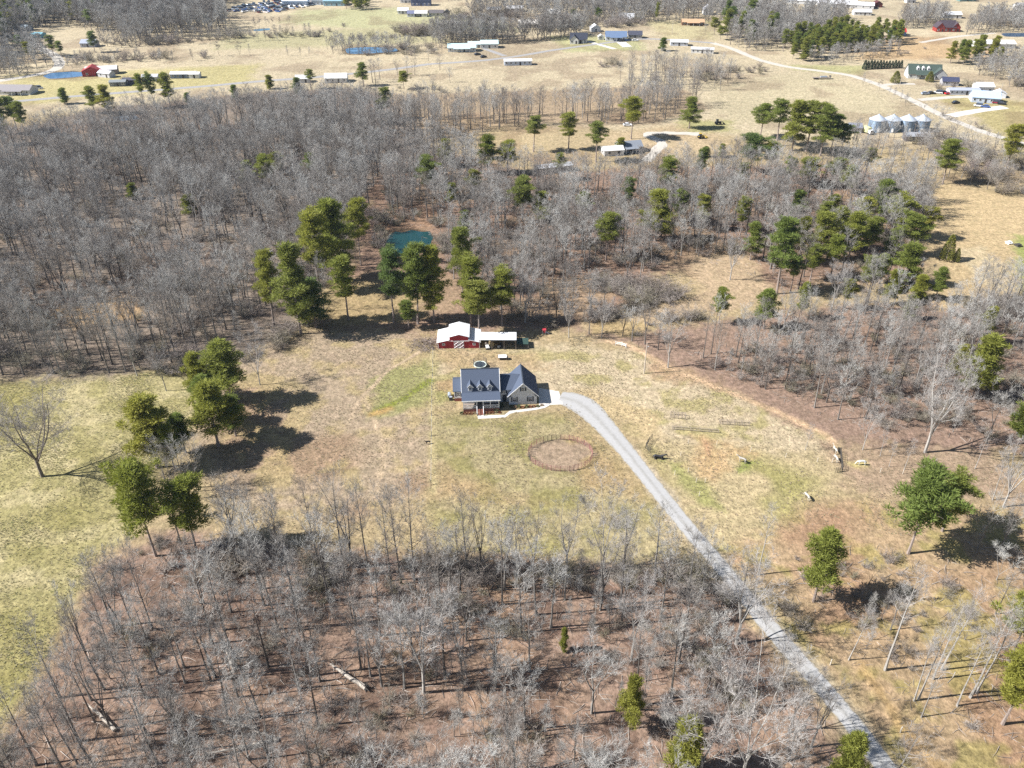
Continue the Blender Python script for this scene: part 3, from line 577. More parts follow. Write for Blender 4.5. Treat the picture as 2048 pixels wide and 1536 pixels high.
# yard fence of posts and wire, white rail, utility pole
fx = [G(px, py) for px, py in ((866,700),(866,727),(865,752),(864,778),(864,800),(863.5,831),(863,872),(862.5,918),(862,970))]
fe = empty('wire_fence', (*fx[0], 0), 0, 'line of dark posts and thin wire between tan field and lawn', 'fence')
for x, y in fx: MB().tube([(x-fx[0][0], y-fx[0][1], -.2), (x-fx[0][0], y-fx[0][1], 1.35)], .075, 6, cap=True).build('post', DARK, fe)
M_ = MB()
for z in (.4,.8,1.2): M_.tube([(x-fx[0][0], y-fx[0][1], z) for x, y in fx], .008, 3)
M_.build('wire', STEEL, fe)
wx_ = [G(px, py) for px, py in ((1231,690.5),(1243.5,692.5),(1252,696))]; wf = empty('white_rail_fence', (*wx_[0], 0), 0, 'short white rail fence at the start of the dirt path', 'fence')
for x, y in wx_: MB().box((x-wx_[0][0], y-wx_[0][1], .65), (.16, .16, 1.4)).build('post', TRIM, wf)
for (a, b) in zip(wx_, wx_[1:]):
    for z in (.6, 1.1): MB().tube([(a[0]-wx_[0][0], a[1]-wx_[0][1], z), (b[0]-wx_[0][0], b[1]-wx_[0][1], z)], .07, 4).build('rail', TRIM, wf)
def pole(px, base, top, label, arm=True):
    x, y, H = from_photo(px, base, top); r = empty('utility_pole', (x, y, 0), 0, label, 'utility pole'); MB().tube([(0,0,-.2),(0,0,H*.5),(.02,0,H)], [.17,.14,.11], 8, cap=True).build('pole', mat('pole wood', (.46,.40,.33), .9, .2, 4), r)
    if arm: MB().tube([(.08,-.05,H*.86),(.45,-.1,H*.9)], .05, 5).build('lamp_arm', STEEL, r); MB().lathe([(.02,H*.9+.12),(.16,H*.9),(.12,H*.9-.12)], 8, (.45,-.1)).build('lamp_head', STEEL, r)
    else: MB().box((0,0,H-.5), (2.2,.1,.12)).build('crossarm', DWOOD, r)
# pasture frames, gates, fence posts
def frame(px0, py0, px1, py1, h, lab, w_=.9, name='timber_frame', cat='timber frame', step=1.0, bars=2):
    a, b = G(px0, py0), G(px1, py1); L_ = math.hypot(b[0]-a[0], b[1]-a[1]); r = empty(name, (*a, 0), math.atan2(b[1]-a[1], b[0]-a[0]), lab, cat); n = max(2, int(L_/step))
    for s in (0, w_):
        M_ = MB()
        for z in ([h] if bars < 2 else [h*.5, h]): M_.tube([(0,s,z),(L_,s,z)], .055, 4)
        M_.build('rail', DWOOD, r)
    for j in range(n+1):
        M_ = MB()
        for s in (0, w_): M_.tube([(L_*j/n,s,0),(L_*j/n,s,h)], .05, 4)
        M_.tube([(L_*j/n,0,h),(L_*j/n,w_,h)], .045, 4); M_.build('upright', DWOOD, r)
    return r
frame(1341,836,1371,839,.9,'short dark timber frame in the pasture nearest the drive', 1.6, step=.9); frame(1345,859,1437,866,.45,'long low timber bed edge in the middle of the pasture', .9, step=2.2); frame(1440,849,1499,852,.7,'long weathered timber frame farthest from the drive', 1.2, step=1.5)
def gate(pts, lab, h=1.5, name='metal_gate'):
    P = GP(pts); r = empty(name, (*P[0], 0), 0, lab, 'gate')
    for a, b in zip(P, P[1:]):
        M_ = MB(); a = (a[0]-P[0][0], a[1]-P[0][1]); b = (b[0]-P[0][0], b[1]-P[0][1]); k = max(2, int(math.hypot(b[0]-a[0], b[1]-a[1])/.6))
        for z in (.25,.55,.85,1.15,h): M_.tube([(*a,z),(*b,z)], .035, 4)
        for j in range(k+1): x, y = a[0]+(b[0]-a[0])*j/k, a[1]+(b[1]-a[1])*j/k; M_.tube([(x,y,0),(x,y,h+.05)], .045, 4)
        M_.build('panel', DARK, r)
    return r
gate([(1304,878),(1298,884),(1291,897),(1300,906)], 'dark tube gate panels leaning by the drive side pasture'); gate([(1668,905),(1680,905),(1681,920),(1684,943),(1670,946)], 'dark tube gate panels by the horses at the path bend'); 
fpost = [(1361,912),(1376,944),(1392,965),(1398,992),(1349,950),(1410,965),(1376,888),(1433,890),(1501,903),(1571,915),(1634,924),(1664,925),(1760,945),(1805,948)]
for i, (px, py) in enumerate(fpost):
    x, y = G(px, py); lab = 'pale fence post standing in the pasture grass'
    o = MB().tube([(0,0,-.2),(.03,0,1.3)], .065, 6, cap=True).build('fence_post', mat('pale post', (.55,.5,.42), .9, .15, 5), None, loc=(x, y, 0)); tag(o, lab, 'post', 'pale posts of the pasture fence')
for px, py in ((1660,1330),(1800,1465),(1905,1355)):
    x, y = G(px, py); tag(MB().tube([(0,0,-.2),(.03,0,1.5)], .09, 6, cap=True).build('fence_post', mat('pale post', (.55,.5,.42)), None, loc=(x, y, 0)), 'pale fence post beside the gravel drive in the lower corner', 'post', 'pale posts by the lower drive')
# animals: one continuous skin over a jointed frame
def creature(name, px, py, rz, s, label, cat, m, mane=None, down=False, lie=False):
    """four legged grazer about 1.5 m at the withers before scaling; x is forward"""
    zb = 1.15 if not lie else .5
    V = [(-.75,0,zb+.12,.27),(-.3,0,zb+.08,.31),(.2,0,zb+.06,.31),(.6,0,zb+.14,.27)]; E = [(0,1),(1,2),(2,3)]
    hd = [(.9,0,zb+.35,.17),(1.2,0,zb+.62,.13),(1.42,0,zb+.68,.13),(1.72,0,zb+.46,.085)] if not down else [(.95,0,zb+.02,.17),(1.22,0,zb-.38,.12),(1.36,0,zb-.62,.12),(1.52,0,zb-.95,.08)]
    for q in hd: V.append(q); E.append((len(V)-2, len(V)-1))
    for sx in (-1, 1):
        if lie:
            for p0, ch in ((3, [(.7,sx*.25,.35,.11),(1.0,sx*.25,.12,.07),(.6,sx*.28,.08,.05)]), (0, [(-.7,sx*.28,.4,.16),(-.35,sx*.36,.12,.09),(-.75,sx*.34,.07,.05)])):
                k = p0
                for q in ch: V.append(q); E.append((k, len(V)-1)); k = len(V)-1
        else:
            for p0, ch in ((3, [(.58,sx*.17,.78,.115),(.60,sx*.17,.42,.065),(.56,sx*.17,.12,.05),(.60,sx*.17,.02,.06)]), (0, [(-.72,sx*.18,.85,.16),(-.62,sx*.18,.66,.10),(-.86,sx*.18,.44,.065),(-.82,sx*.18,.12,.05),(-.78,sx*.18,.02,.06)])):
                k = p0
                for q in ch: V.append(q); E.append((k, len(V)-1)); k = len(V)-1
    V.append((-1.0,0,zb+.02,.05)); E.append((0, len(V)-1)); V.append((-1.08,0,zb-.5,.06)); E.append((len(V)-2, len(V)-1))
    for sx in (-1, 1): V.append((hd[2][0]-.02, sx*.09, hd[2][2]+.17, .035)); E.append((6, len(V)-1))
    me = bpy.data.meshes.new(name); me.from_pydata([v[:3] for v in V], E, []); tmp = bpy.data.objects.new('tmp', me); COL.objects.link(tmp)
    sk = tmp.modifiers.new('skin', 'SKIN'); sv = me.skin_vertices[0].data
    for i, v in enumerate(V): sv[i].radius = (v[3]*.85, v[3])
    sv[1].use_root = True; tmp.modifiers.new('smooth', 'SUBSURF').levels = 1
    dg = bpy.context.evaluated_depsgraph_get(); ne = bpy.data.meshes.new_from_object(tmp.evaluated_get(dg)); COL.objects.unlink(tmp); bpy.data.objects.remove(tmp)
    ne.materials.clear(); ne.materials.append(m); ne.polygons.foreach_set('use_smooth', [True]*len(ne.polygons)); x, y = G(px, py); o = link(name, ne, None, (x, y, 0), rz); o.scale = (s, s, s); tag(o, label, cat)
    if mane:
        M_ = MB(); a, b = V[3], hd[2]; M_.tube([(a[0], 0, a[2]+.25), (hd[0][0]-.05, 0, hd[0][2]+.16), (hd[1][0]-.08, 0, hd[1][2]+.12), (b[0]-.02, 0, b[2]+.15)], [.04,.07,.07,.04], 5, cap=True); M_.build('mane', mane, o)
        M_ = MB(); M_.tube([(-1.0,0,zb+.08),(-1.1,0,zb-.25),(-1.1,0,zb-.75)], [.06,.10,.05], 5, cap=True); M_.build('tail_hair', mane, o)
    return o
WH = mat('cream coat', (.40,.375,.32), .8, .08, 2); PAINT = mat('patched coat', (.62,.58,.5), .8, .1, 2.2, col2=(.10,.09,.085)); DUN = mat('dun coat', (.60,.46,.30), .8, .15, 2); BLK = mat('black coat', (.03,.03,.033), .6, .2, 2)
creature('horse', 1613, 998, math.radians(105), .95, 'white horse grazing alone in the open pasture', 'horse', WH, WH, True); creature('horse', 1484, 925, math.radians(150), .95, 'pinto horse standing by the bright green patch', 'horse', PAINT, BLK)
creature('horse', 1669, 905, math.radians(100), .95, 'cream horse behind the dark gate panels', 'horse', WH, DUN); creature('horse', 1671, 922, math.radians(95), .95, 'white horse inside the dark gate panels', 'horse', WH, WH, True); creature('horse', 1722, 930, math.radians(175), .95, 'pale grey horse eating at the spread hay', 'horse', mat('grey coat', (.55,.56,.54), .8, .12, 2), WH, True)
creature('cow', 1316, 917, math.radians(-12), 1.25, 'black cow lying in the pasture beside the drive', 'cow', BLK, None, False, True); creature('dog', 856, 888, math.radians(200), .62, 'black dog standing by the wire fence', 'dog', BLK)
# heaps and logs
def heap(px, py, R_, h_, n_, lab, seed, name='brush_pile'):
    x, y = G(px, py); r = random.Random(seed); M_ = MB()
    for _ in range(n_):
        a = r.uniform(0, 6.28); q = R_*r.random()**.6; p = (q*math.cos(a), q*math.sin(a)*.8, h_*(1-q/R_)*r.random()); d = vnorm((r.uniform(-1,1), r.uniform(-1,1), r.uniform(-.15,.5))); l = r.uniform(.8, 3.0); M_.tube([p, vadd(p, d, l/2), vadd(vadd(p, d, l), rdir(r), .3)], [r.uniform(.02,.06), .03, .008], 3)
    tag(M_.build(name, BRUSH, None, loc=(x, y, 0)), lab, 'brush pile')
heap(850,690,5.0,1.5,420,'wide grey brush pile beside the red barn',5); heap(1165,682,4.2,.9,70,'tangle of fallen dark limbs at the yard edge',6); heap(1775,838,4.5,.8,80,'heap of pale cut limbs in the eastern wood',8); heap(600,1195,3.5,.9,120,'dark brush heap in the near wood',9)
LOGM = mat('bleached log', (.42,.37,.31), .9, .15, 2)
def log(px0, py0, px1, py1, rad, lab, root=False):
    a, b = G(px0, py0), G(px1, py1); r = random.Random(int(px0)); dx, dy = b[0]-a[0], b[1]-a[1]; o = empty('fallen_log', (*a, 0), 0, lab, 'fallen log'); pts = [(dx*t+r.uniform(-.15,.15), dy*t+r.uniform(-.15,.15), rad+t*.9) for t in (0,.2,.4,.6,.8,1)]
    MB().tube(pts, [rad,rad*.95,rad*.85,rad*.7,rad*.55,rad*.3], 7, cap=True).build('trunk', LOGM, o); M_ = MB()
    for k in range(9):
        t = r.uniform(.4, 1); p = (dx*t, dy*t, rad+t*.9); d = vnorm((dx+r.uniform(-8,8), dy+r.uniform(-8,8), r.uniform(0,6))); M_.tube([p, vadd(p, d, 1.2), vadd(vadd(p, d, 2.4), rdir(r), .5)], [.06,.04,.01], 3)
    M_.build('branch', LOGM, o)
    if root:
        M_ = MB()
        for k in range(14): d = vnorm((-dx*.05+r.uniform(-1,1)*dy/6, -dy*.05+r.uniform(-1,1)*dx/6, r.uniform(-.6,1))); M_.tube([(0,0,rad), vadd((0,0,rad), d, r.uniform(.7,1.4))], [.16,.03], 4)
        M_.build('root_plate', DARK, o)
log(731,1380,662,1338,.42,'uprooted tree lying with its dark root plate in the near wood',True); log(470,1345,437,1268,.25,'pale broken stem leaning in the near wood'); log(510,1458,395,1440,.34,'long bleached log lying near the pasture corner'); log(545,1483,412,1518,.3,'orange tinted log near the bottom of the near wood'); log(232,1462,180,1417,.34,'thick white log lying close to the pasture edge'); log(640,1178,607,1166,.3,'short white log at the top of the near wood'); log(555,1482,515,1470,.3,'stubby pale log lying below the uprooted tree'); log(460,594,400,596,.3,'white log lying in the large grey wood')

# ------------------------------------------------------------------ far houses, sheds, vehicles
def far_house(px, py, w_, d_, hw, hr, rz, wall, roofc, label, cat='house', nwin=3, name='house', axis='x', door=True, porch=False):
    x, y = G(px, py); r = empty(name, (x, y, 0), math.radians(rz), label, cat); wm = mat('wall %s' % (wall,), tuple(v*.78 for v in lin(wall)) if max(wall) > 1 else wall, .7, .08, .8); rm = mat('roof %s' % (roofc,), tuple(v*.75 for v in lin(roofc)), .6, .12, .8)
    W = MB(); R = MB(); o = .35
    if axis == 'x':
        W.prism([(0,-.1),(d_,-.1),(d_,hw),(d_/2,hw+hr-.06),(0,hw)], -w_/2, w_/2); k = hr/(d_/2)*o
        R.slab((-w_/2-o,-o,hw-k+.12),(w_/2+o,-o,hw-k+.12),(w_/2+o,d_/2,hw+hr+.12),(-w_/2-o,d_/2,hw+hr+.12)); R.slab((w_/2+o,d_/2,hw+hr+.12),(w_/2+o,d_+o,hw-k+.12),(-w_/2-o,d_+o,hw-k+.12),(-w_/2-o,d_/2,hw+hr+.12))
    else:
        W.prism([(-w_/2,-.1),(w_/2,-.1),(w_/2,hw),(0,hw+hr-.06),(-w_/2,hw)], 0, d_, 'y'); k = hr/(w_/2)*o
        for s in (-1, 1): R.slab((0,-o,hw+hr+.12),(0,d_+o,hw+hr+.12),(s*(w_/2+o),d_+o,hw-k+.12),(s*(w_/2+o),-o,hw-k+.12))
    W.build('wall', wm, r); R.build('roof', rm, r)
    for i in range(nwin):
        q = -w_/2+w_*(i+.5)/nwin
        if door and i == nwin//2: MB().box((q, -.03, 1.05), (1.0, .1, 2.1)).build('door', DARK, r)
        else:
            f = MB().box((q, -.03, 1.55), (1.3, .08, 1.3)).build('window', TRIM, r); MB().box((q, -.08, 1.55), (1.0, .04, 1.0)).build('pane', GLASS, f)
    if porch:
        MB().slab((-w_*.3,-2.2,hw-.3),(w_*.3,-2.2,hw-.3),(w_*.3,-.36,hw+.05),(-w_*.3,-.36,hw+.05),.1).build('porch_roof', rm, r)
        for q in (-.28, 0, .28): MB().box((q*w_, -2.0, hw/2-.15), (.15, .15, hw-.35)).build('porch_post', TRIM, r)
    keep(x+math.cos(math.radians(rz))*0-math.sin(math.radians(rz))*d_/2, y+math.cos(math.radians(rz))*d_/2, max(w_, d_)*.62); return r
WHT, CYAN, GREY = (232,232,232), (205,225,232), (150,150,155)
far_house(1036,131,17.5,5,2.7,.9,4,(205,215,230),WHT,'long white mobile home alone on the pale field','mobile home',6); far_house(1157,86,12,9,2.8,3.2,-4,(215,215,210),(62,66,78),'dark roofed house on the green lawn by the far lane',nwin=4,porch=True); far_house(1148,88,6,8,2.8,2.8,-4,(228,226,220),(62,66,78),'white gabled wing standing beside the dark roofed house','house',2,axis='y')  # mobile home wall: blue tint is shade put into its colour
far_house(1232,82,15,9,2.9,3.0,-3,(225,228,232),(110,130,160),'blue grey roofed house with a white gable beyond the lane',nwin=4,porch=True); far_house(1270,77,10,7,2.5,2.2,-4,(170,165,155),(80,82,95),'dark grey house at the end of the row beyond the lane',nwin=3); far_house(1245,76,4,5,2.3,1.6,-4,(225,220,205),(210,205,195),'small cream shed between two far houses','shed',1,'shed','y'); far_house(1202,80,4,4,2.2,1.3,0,(215,214,205),(220,220,215),'small pale shed beside the blue roofed house','shed',1,'shed','y',False)
far_house(1192,64,7,6,3.0,2.0,10,(236,236,234),(226,226,226),'white metal shed at the thicket edge','shed',1,'shed','y'); far_house(1149,40,12,8,2.8,1.2,-3,(236,234,230),(228,226,222),'white flat roofed house in the far trees',nwin=4); far_house(1106,33,12,8,3.0,2.2,-3,(222,216,205),(225,222,215),'pale house with a dark carport in the far trees',nwin=4,porch=True); far_house(1060,56,17,9,2.8,2.4,5,(230,226,214),(214,208,198),'cream ranch house behind the grey block of trees',nwin=5)
far_house(1252,44,12,9,3.2,2.6,-8,(238,238,236),(214,216,218),'white house with a broad porch under the far wood',nwin=4,porch=True); far_house(1386,51,17,7,2.5,1.6,-3,(120,90,70),(206,168,132),'tan roofed ranch house at the far field end',nwin=5,porch=True); far_house(1404,107,15,5,2.6,1.0,-12,(222,220,214),(206,206,206),'pale mobile home beside the lane junction','mobile home',5); far_house(1358,92,12,6,2.6,1.2,-6,(200,205,215),WHT,'white roofed cottage near the lane junction',nwin=3)
far_house(924,104,19,9,2.7,2.0,3,(225,225,220),(196,222,226),'cyan roofed ranch house in the pale field',nwin=6,porch=True); far_house(951,96,10,6,2.5,1.3,3,(215,220,220),(205,228,232),'low cyan roofed outbuilding behind the ranch house','outbuilding',2,'outbuilding'); far_house(979,97,12,8,3.0,1.8,3,(228,226,218),(200,226,226),'white garage with cyan roof beside the ranch house','garage',3,'garage')
far_house(828,34,11,7,2.6,1.8,0,(220,220,225),(120,124,150),'blue grey roofed house beyond the big green field',nwin=4); far_house(806,28,9,7,2.6,1.8,0,(236,234,226),(228,226,220),'white house at the end of the big green field',nwin=3); far_house(842,12,17,9,5,2.6,0,(92,104,135),(84,96,130),'large blue two storey house far beyond the fields',nwin=5); far_house(842,34,10,7,2.7,1.8,0,(234,232,224),(216,214,208),'small white house among far yard trees',nwin=3); far_house(872,33,12,7,2.7,1.8,0,(205,200,190),(110,105,105),'dark roofed house among far yard trees',nwin=4); far_house(893,33,5,6,3,1.6,0,(120,112,105),(92,88,86),'small dark shed by the far yard trees','shed',1,'shed','y')
far_house(988,26,12,8,2.6,1.6,0,(218,216,212),(196,196,196),'pale house half hidden in the far wood',nwin=4); far_house(1030,24,14,8,2.8,1.8,0,(226,226,222),(205,204,204),'second pale house half hidden in the far wood',nwin=4); far_house(1417,30,8,8,4,3,0,(236,236,236),(190,190,194),'white gabled house peeking out of the far wood',nwin=2,axis='y'); far_house(812,6,10,7,2.6,1.8,0,(230,230,228),(205,205,208),'white house at the top edge beyond the big field',nwin=3)
far_house(28,190,19,9,2.7,1.9,-2,(215,214,214),(152,146,146),'grey roofed ranch house with white porch by the country road',nwin=6,porch=True); far_house(236,173,9,5,2.5,.8,6,(120,125,125),(140,145,145),'grey roofed mobile home behind the road pines','mobile home',3); far_house(262,169,9,5,2.5,.9,6,(92,92,105),(85,84,95),'dark shed joined beside the grey mobile home','shed',2,'shed'); far_house(300,163,9,6,2.6,1.0,6,(205,205,205),(200,200,204),'white shed glimpsed between road pines','shed',2,'shed'); far_house(367,157,15,5,2.6,1.0,3,(120,135,160),WHT,'white roofed long shed with blue shaded front by the road','shed',5,'shed'); far_house(389,157,6,5,2.5,.8,3,(232,232,232),WHT,'small white shed at the end of the long shed','shed',1,'shed')  # long shed's blue shade is painted into its wall colour
far_house(185,153,11,8,3.2,2.4,14,(175,60,58),(165,62,60),'red barn by the blue pond','barn',2,'barn','y'); far_house(204,150,18,7,3,1.6,14,(150,135,125),(224,220,216),'pale roofed long barn behind the red barn','barn',4,'barn'); far_house(208,155,9,5,2.5,1.2,-22,(205,205,208),(214,214,218),'low white shed by the blue pond barns','shed',2,'shed'); far_house(672,166,13,8,2.8,2.0,4,(232,232,230),(226,226,222),'white house behind bare trees below the road',nwin=4); far_house(605,166,8,6,2.5,1.5,4,(205,205,205),(214,214,214),'white roof glimpsed between two road pines','shed',2,'shed'); far_house(40,62,12,7,2.7,1.4,-20,(205,210,214),(200,214,222),'pale sheds by the curving far lane','shed',2,'shed')
far_house(176,95,10,8,2.8,1.8,0,(175,178,190),(170,176,190),'blue grey house in the creek thicket',nwin=3); far_house(72,76,9,6,2.4,1.0,-12,(120,175,190),(130,185,200),'turquoise roofed shed by the curving far lane','shed',2,'shed')
far_house(1110,346,16,4.6,2.7,.7,18,(150,155,160),(214,216,220),'silver mobile home angled in the clearing','mobile home',5); far_house(1228,312,9,6,2.6,1.2,10,(228,226,222),(226,224,220),'white walled end of the clearing house','house',2); far_house(1262,306,11,7,2.8,1.8,14,(160,165,170),(140,146,155),'grey roofed house beside a big pine in the clearing',nwin=3,porch=True)
fh = far_house(1848,158,19,9,3.0,4.6,-8,(205,205,200),(78,92,84),'green roofed farmhouse with three white dormers',nwin=6,porch=True); far_house(1878,160,8,10,3.0,3.4,-8,(190,190,190),(80,94,88),'gabled grey wing of the green roofed farmhouse','house',2,axis='y')
for k in (-4.2, -1.2, 1.8):
    d0 = MB().prism([(k-.8,4.6),(k+.8,4.6),(k+.8,6.0),(k,6.8),(k-.8,6.0)], 1.5, 4.2, 'y').build('dormer', TRIM, fh); MB().box((k, 1.46, 5.4), (.8, .06, .9)).build('pane', GLASS, d0)
far_house(1900,172,9,6,2.6,1.8,-10,(176,176,180),(72,76,100),'dark blue roofed garage behind the parked cars','garage',2,'garage'); far_house(1928,190,17,5,2.6,.8,-2,(205,208,214),(176,182,196),'long pale mobile home beside the parked cars','mobile home',6); far_house(1970,186,9,8,3.4,1.6,-3,(236,234,228),(226,222,214),'white open fronted barn behind the blue roofed house','barn',2,'barn'); far_house(1970,206,14,9,2.8,2.6,-16,(196,206,222),(184,206,230),'pale blue roofed house with cars at the road',nwin=5); far_house(1999,196,6,5,2.4,1.4,-16,(230,232,236),(236,236,238),'white shed beside the pale blue roofed house','shed',1,'shed','y')
far_house(1895,64,11,9,3.4,4.0,-3,(150,62,52),(82,72,78),'red brick house with steep gables on the bare hill',nwin=4); far_house(1880,64,6,8,3.2,3.2,-3,(158,64,54),(82,72,78),'brick gabled wing of the red brick house, nearest the lane','house',2,axis='y'); far_house(1911,64,6,8,3.2,3.4,-3,(158,64,54),(82,72,78),'brick gabled wing of the red brick house, nearest the pond','house',2,axis='y')
far_house(1796,71,11,7,2.6,2.0,-4,(150,180,225),(200,60,66),'blue and red roofed building by the tall pines',nwin=3); far_house(1992,97,26,11,3.0,1.6,-2,(225,225,220),(236,234,230),'long white roofed shed at the wood edge','shed',4,'shed'); far_house(1725,31,14,8,2.6,1.6,-6,(215,214,210),(205,206,208),'pale low house in the far clearing',nwin=4); far_house(1905,37,14,8,3,1.6,-2,(228,228,226),(232,232,230),'white metal barn behind the red brick house','barn',2,'barn'); far_house(1756,15,7,6,3,2,0,(120,60,50),(100,60,56),'small brown barn in the far fields','barn',1,'barn','y')
far_house(1640,10,60,12,2.8,1.8,-18,(214,214,212),(236,238,240),'long white poultry house running across the far hill','poultry house',8,'poultry_house'); far_house(1690,16,46,12,2.8,1.8,-18,(214,214,212),(238,238,240),'second long white poultry house beside the first','poultry house',8,'poultry_house'); far_house(1935,3,14,9,3,2,0,(110,140,135),(96,130,128),'dark teal roofed barn on the far ridge','barn',3,'barn'); far_house(2045,20,10,8,3,2,0,(220,220,218),(190,190,192),'pale shed at the far field corner','shed',2,'shed'); far_house(1822,6,8,6,2.6,1.6,0,(215,215,215),(176,180,190),'small grey shed on the far field','shed',2,'shed')
far_house(1710,266,6,5,2.6,1.6,-4,(206,212,220),(150,155,170),'small grey shed beside the grain bins','shed',2,'shed'); far_house(1834,283,11,5,2.5,1.2,-3,(120,118,122),(165,168,172),'low grey shed in front of the grain bins','shed',3,'shed')
for px, py, w2, h2, c in ((590,12,22,4,(210,225,240)),(640,10,14,4,(205,215,225)),(668,12,18,4,(150,185,200)),(612,4,18,5,(235,235,240))):
    far_house(px, py, w2, 10, h2, 1.4, 0, c, c, {590:'long pale building at the far vehicle yard',640:'pale shed on the crest beside the far yard',668:'teal grey building before the far pine stand',612:'white building at the top of the far yard'}[px], 'building', 4, 'building')
# grain bins
def grain_bin(px, py, D, Hh, lab):
    x, y = G(px, py); y += D/2; r = empty('grain_bin', (x, y, 0), RND.uniform(-.3, .3), lab, 'grain bin', 'row of corrugated grain bins'); pf = []
    z = 0
    while z < Hh: pf += [(D/2, z), (D/2-.05, z+.1)]; z += .42
    MB().lathe(pf+[(D/2, Hh)], 32).build('wall', mat('blue grey steel', (.20,.27,.36), .45, .12, 1, metal=.3), r); MB().lathe([(D/2+.12, Hh-.05), (D/2+.12, Hh), (.45, Hh+D*.27), (.4, Hh+D*.27+.3), (.02, Hh+D*.27+.4)], 32).build('roof', mat('bin roof steel', (.38,.42,.47), .5, .08, 1), r); MB().box((0, -D/2-.05, 1.2), (.9, .16, 1.8)).build('door', TRIM, r)
    M_ = MB(); a = -2.0
    for s in (-.2, .2): M_.tube([((D/2+.15)*math.cos(a)+s, (D/2+.15)*math.sin(a), .2), ((D/2+.15)*math.cos(a)+s, (D/2+.15)*math.sin(a), Hh)], .04, 4)
    M_.build('ladder', STEEL, r); keep(x, y, D/2+2)
for px, lab in ((1757,'grain bin at the open end of the row, beside the yellow truck'),(1787,'second grain bin from the yellow truck'),(1817,'third grain bin from the yellow truck'),(1846,'grain bin half hidden behind a bare tree')): grain_bin(px, 266, 8.1, 5.6, lab)
# cars and machines
CARC = {}
def car(px, py, rz, col, lab, van=False, group=None, detail=True, s=1.0):
    key = (col, van, detail)
    if key not in CARC:
        m = mat('paint %s' % (col,), lin(col), .3, .05, 1, spec=.6); h = 1.15 if not van else 1.6
        B = MB().prism([(-2.2,.35),(2.2,.35),(2.25,.75),(2.0,.95),(-2.1,1.0),(-2.25,.7)], -.88, .88, 'y'); C = MB().prism([(-1.7,1.0),(1.1,.97),(.55,h+.35),(-1.35,h+.35)], -.76, .76, 'y') if not van else MB().prism([(-2.1,1.0),(1.5,.97),(1.0,h+.4),(-2.05,h+.4)], -.82, .82, 'y')
        if detail:
            r = empty('parked_car', (0,0,0)); B.build('body', m, r); C.build('cabin', GLASS, r); MB().box((-.4,0,h+.37), (1.7,1.44,.05)).build('roof', m, r)
            for a in (-1.4, 1.4):
                for b in (-1, 1): MB().tube([(a,b*.72,.33),(a,b*.9,.33)], .33, 12, cap=True).build('wheel', BLACK, r)
        else:
            o = len(B.v); B.v += C.v; B.f += [tuple(i+o for i in f) for f in C.f]; B.m += [1]*len(C.f); r = B.build('parked_car', [m, GLASS])
        CARC[key] = r; c = r
    else: c = copy_tree(CARC[key])
    x, y = G(px, py); c.location = (x, y, 0); c.rotation_euler = (0, 0, math.radians(rz)); c.scale = (s, s, s); tag(c, lab, 'car', group); return c
def cars_now():
    WC, RC, BC, KC, SC = (235,235,235), (190,30,40), (60,90,150), (30,32,36), (150,160,175)
    for a in ((1850,189,5,SC,'silver blue car parked nearest the unpaved lane'),(1862,188,10,KC,'black car parked second from the unpaved lane'),(1876,187,160,WC,'white pickup parked before the dark blue garage',True),(1897,189,5,RC,'red car parked before the long mobile home'),(1889,187,0,KC,'black car beside the red car'),(1992,207,-20,(150,35,60),'dark red car beside the pale blue roofed house',True),(2003,209,-25,KC,'black car at the house side, beyond the dark red car'),(1956,213,150,WC,'white pickup before the pale blue roofed house',True),(1970,215,160,BC,'blue car before the pale blue roofed house'),(1911,207,20,KC,'black trailer car on the grass by the drive'),
              (1243,83,20,KC,'dark car before the blue grey roofed house'),(1250,82,0,BC,'blue car before the blue grey roofed house'),(955,110,30,KC,'dark car on the drive of the cyan ranch house'),(967,115,40,KC,'second dark car on the ranch house drive'),(1255,252,0,WC,'white car parked under trees in the clearing'),(1790,264,10,(40,110,90),'green truck parked before the grain bins',True),(1270,82,0,WC,'white car before the dark grey far house'),(78,178,5,WC,'white van beside the grey ranch house',True)): car(*a)
    r = random.Random(3); n = 0
    P = [tuple(p) for p in GP([(428,24),(480,14),(520,6),(565,-2),(640,-4),(640,8),(560,26),(520,27),(460,26)])]; X, Y = scatter([(428,24),(480,14),(520,6),(565,-2),(640,-4),(640,8),(560,25),(520,26),(460,25)], 5.6, 44, .25)
    for x, y in list(zip(X, Y))[:290]:
        c = car(500, 20, r.uniform(0, 360), r.choice([WC, WC, WC, SC, (200,215,235), KC, BC, (235,225,220), (120,60,60)]), 'junked car in the dense vehicle yard beyond the far fields', r.random() < .3, 'cars crowded in the far vehicle yard', False, 1.15); c.location = (x, y, 0); n += 1
YEL = mat('machine yellow', (.55,.38,.05), .5, .15, 3)
def loader(px, py, rz, m, lab, name='tractor'):
    x, y = G(px, py); r = empty(name, (x, y, 0), rz, lab, 'tractor'); MB().box((.6,0,1.15),(1.8,.8,.7)).build('hood', m, r); MB().box((-.6,0,1.0),(1.2,.9,.5)).build('chassis', m, r); MB().prism([(-1.2,1.3),(0,1.3),(-.15,2.5),(-1.1,2.5)], -.6, .6, 'y').build('cab', GLASS, r); MB().box((-.62,0,2.55),(1.2,1.3,.1)).build('cab_roof', m, r)
    for a, q in ((-.9,.75),(1.2,.45)):
        for b in (-1, 1): MB().tube([(a,b*.55,q),(a,b*.9,q)], q, 14, cap=True).build('wheel', BLACK, r)
    MB().tube([(1.0,.45,1.0),(2.2,.45,1.4),(2.8,.45,.5)], .09, 4).build('loader_arm', m, r); MB().tube([(1.0,-.45,1.0),(2.2,-.45,1.4),(2.8,-.45,.5)], .09, 4).build('loader_arm', m, r); MB().prism([(2.7,.1),(3.4,.1),(3.1,.8),(2.7,.8)], -.8, .8, 'y').build('bucket', m, r)
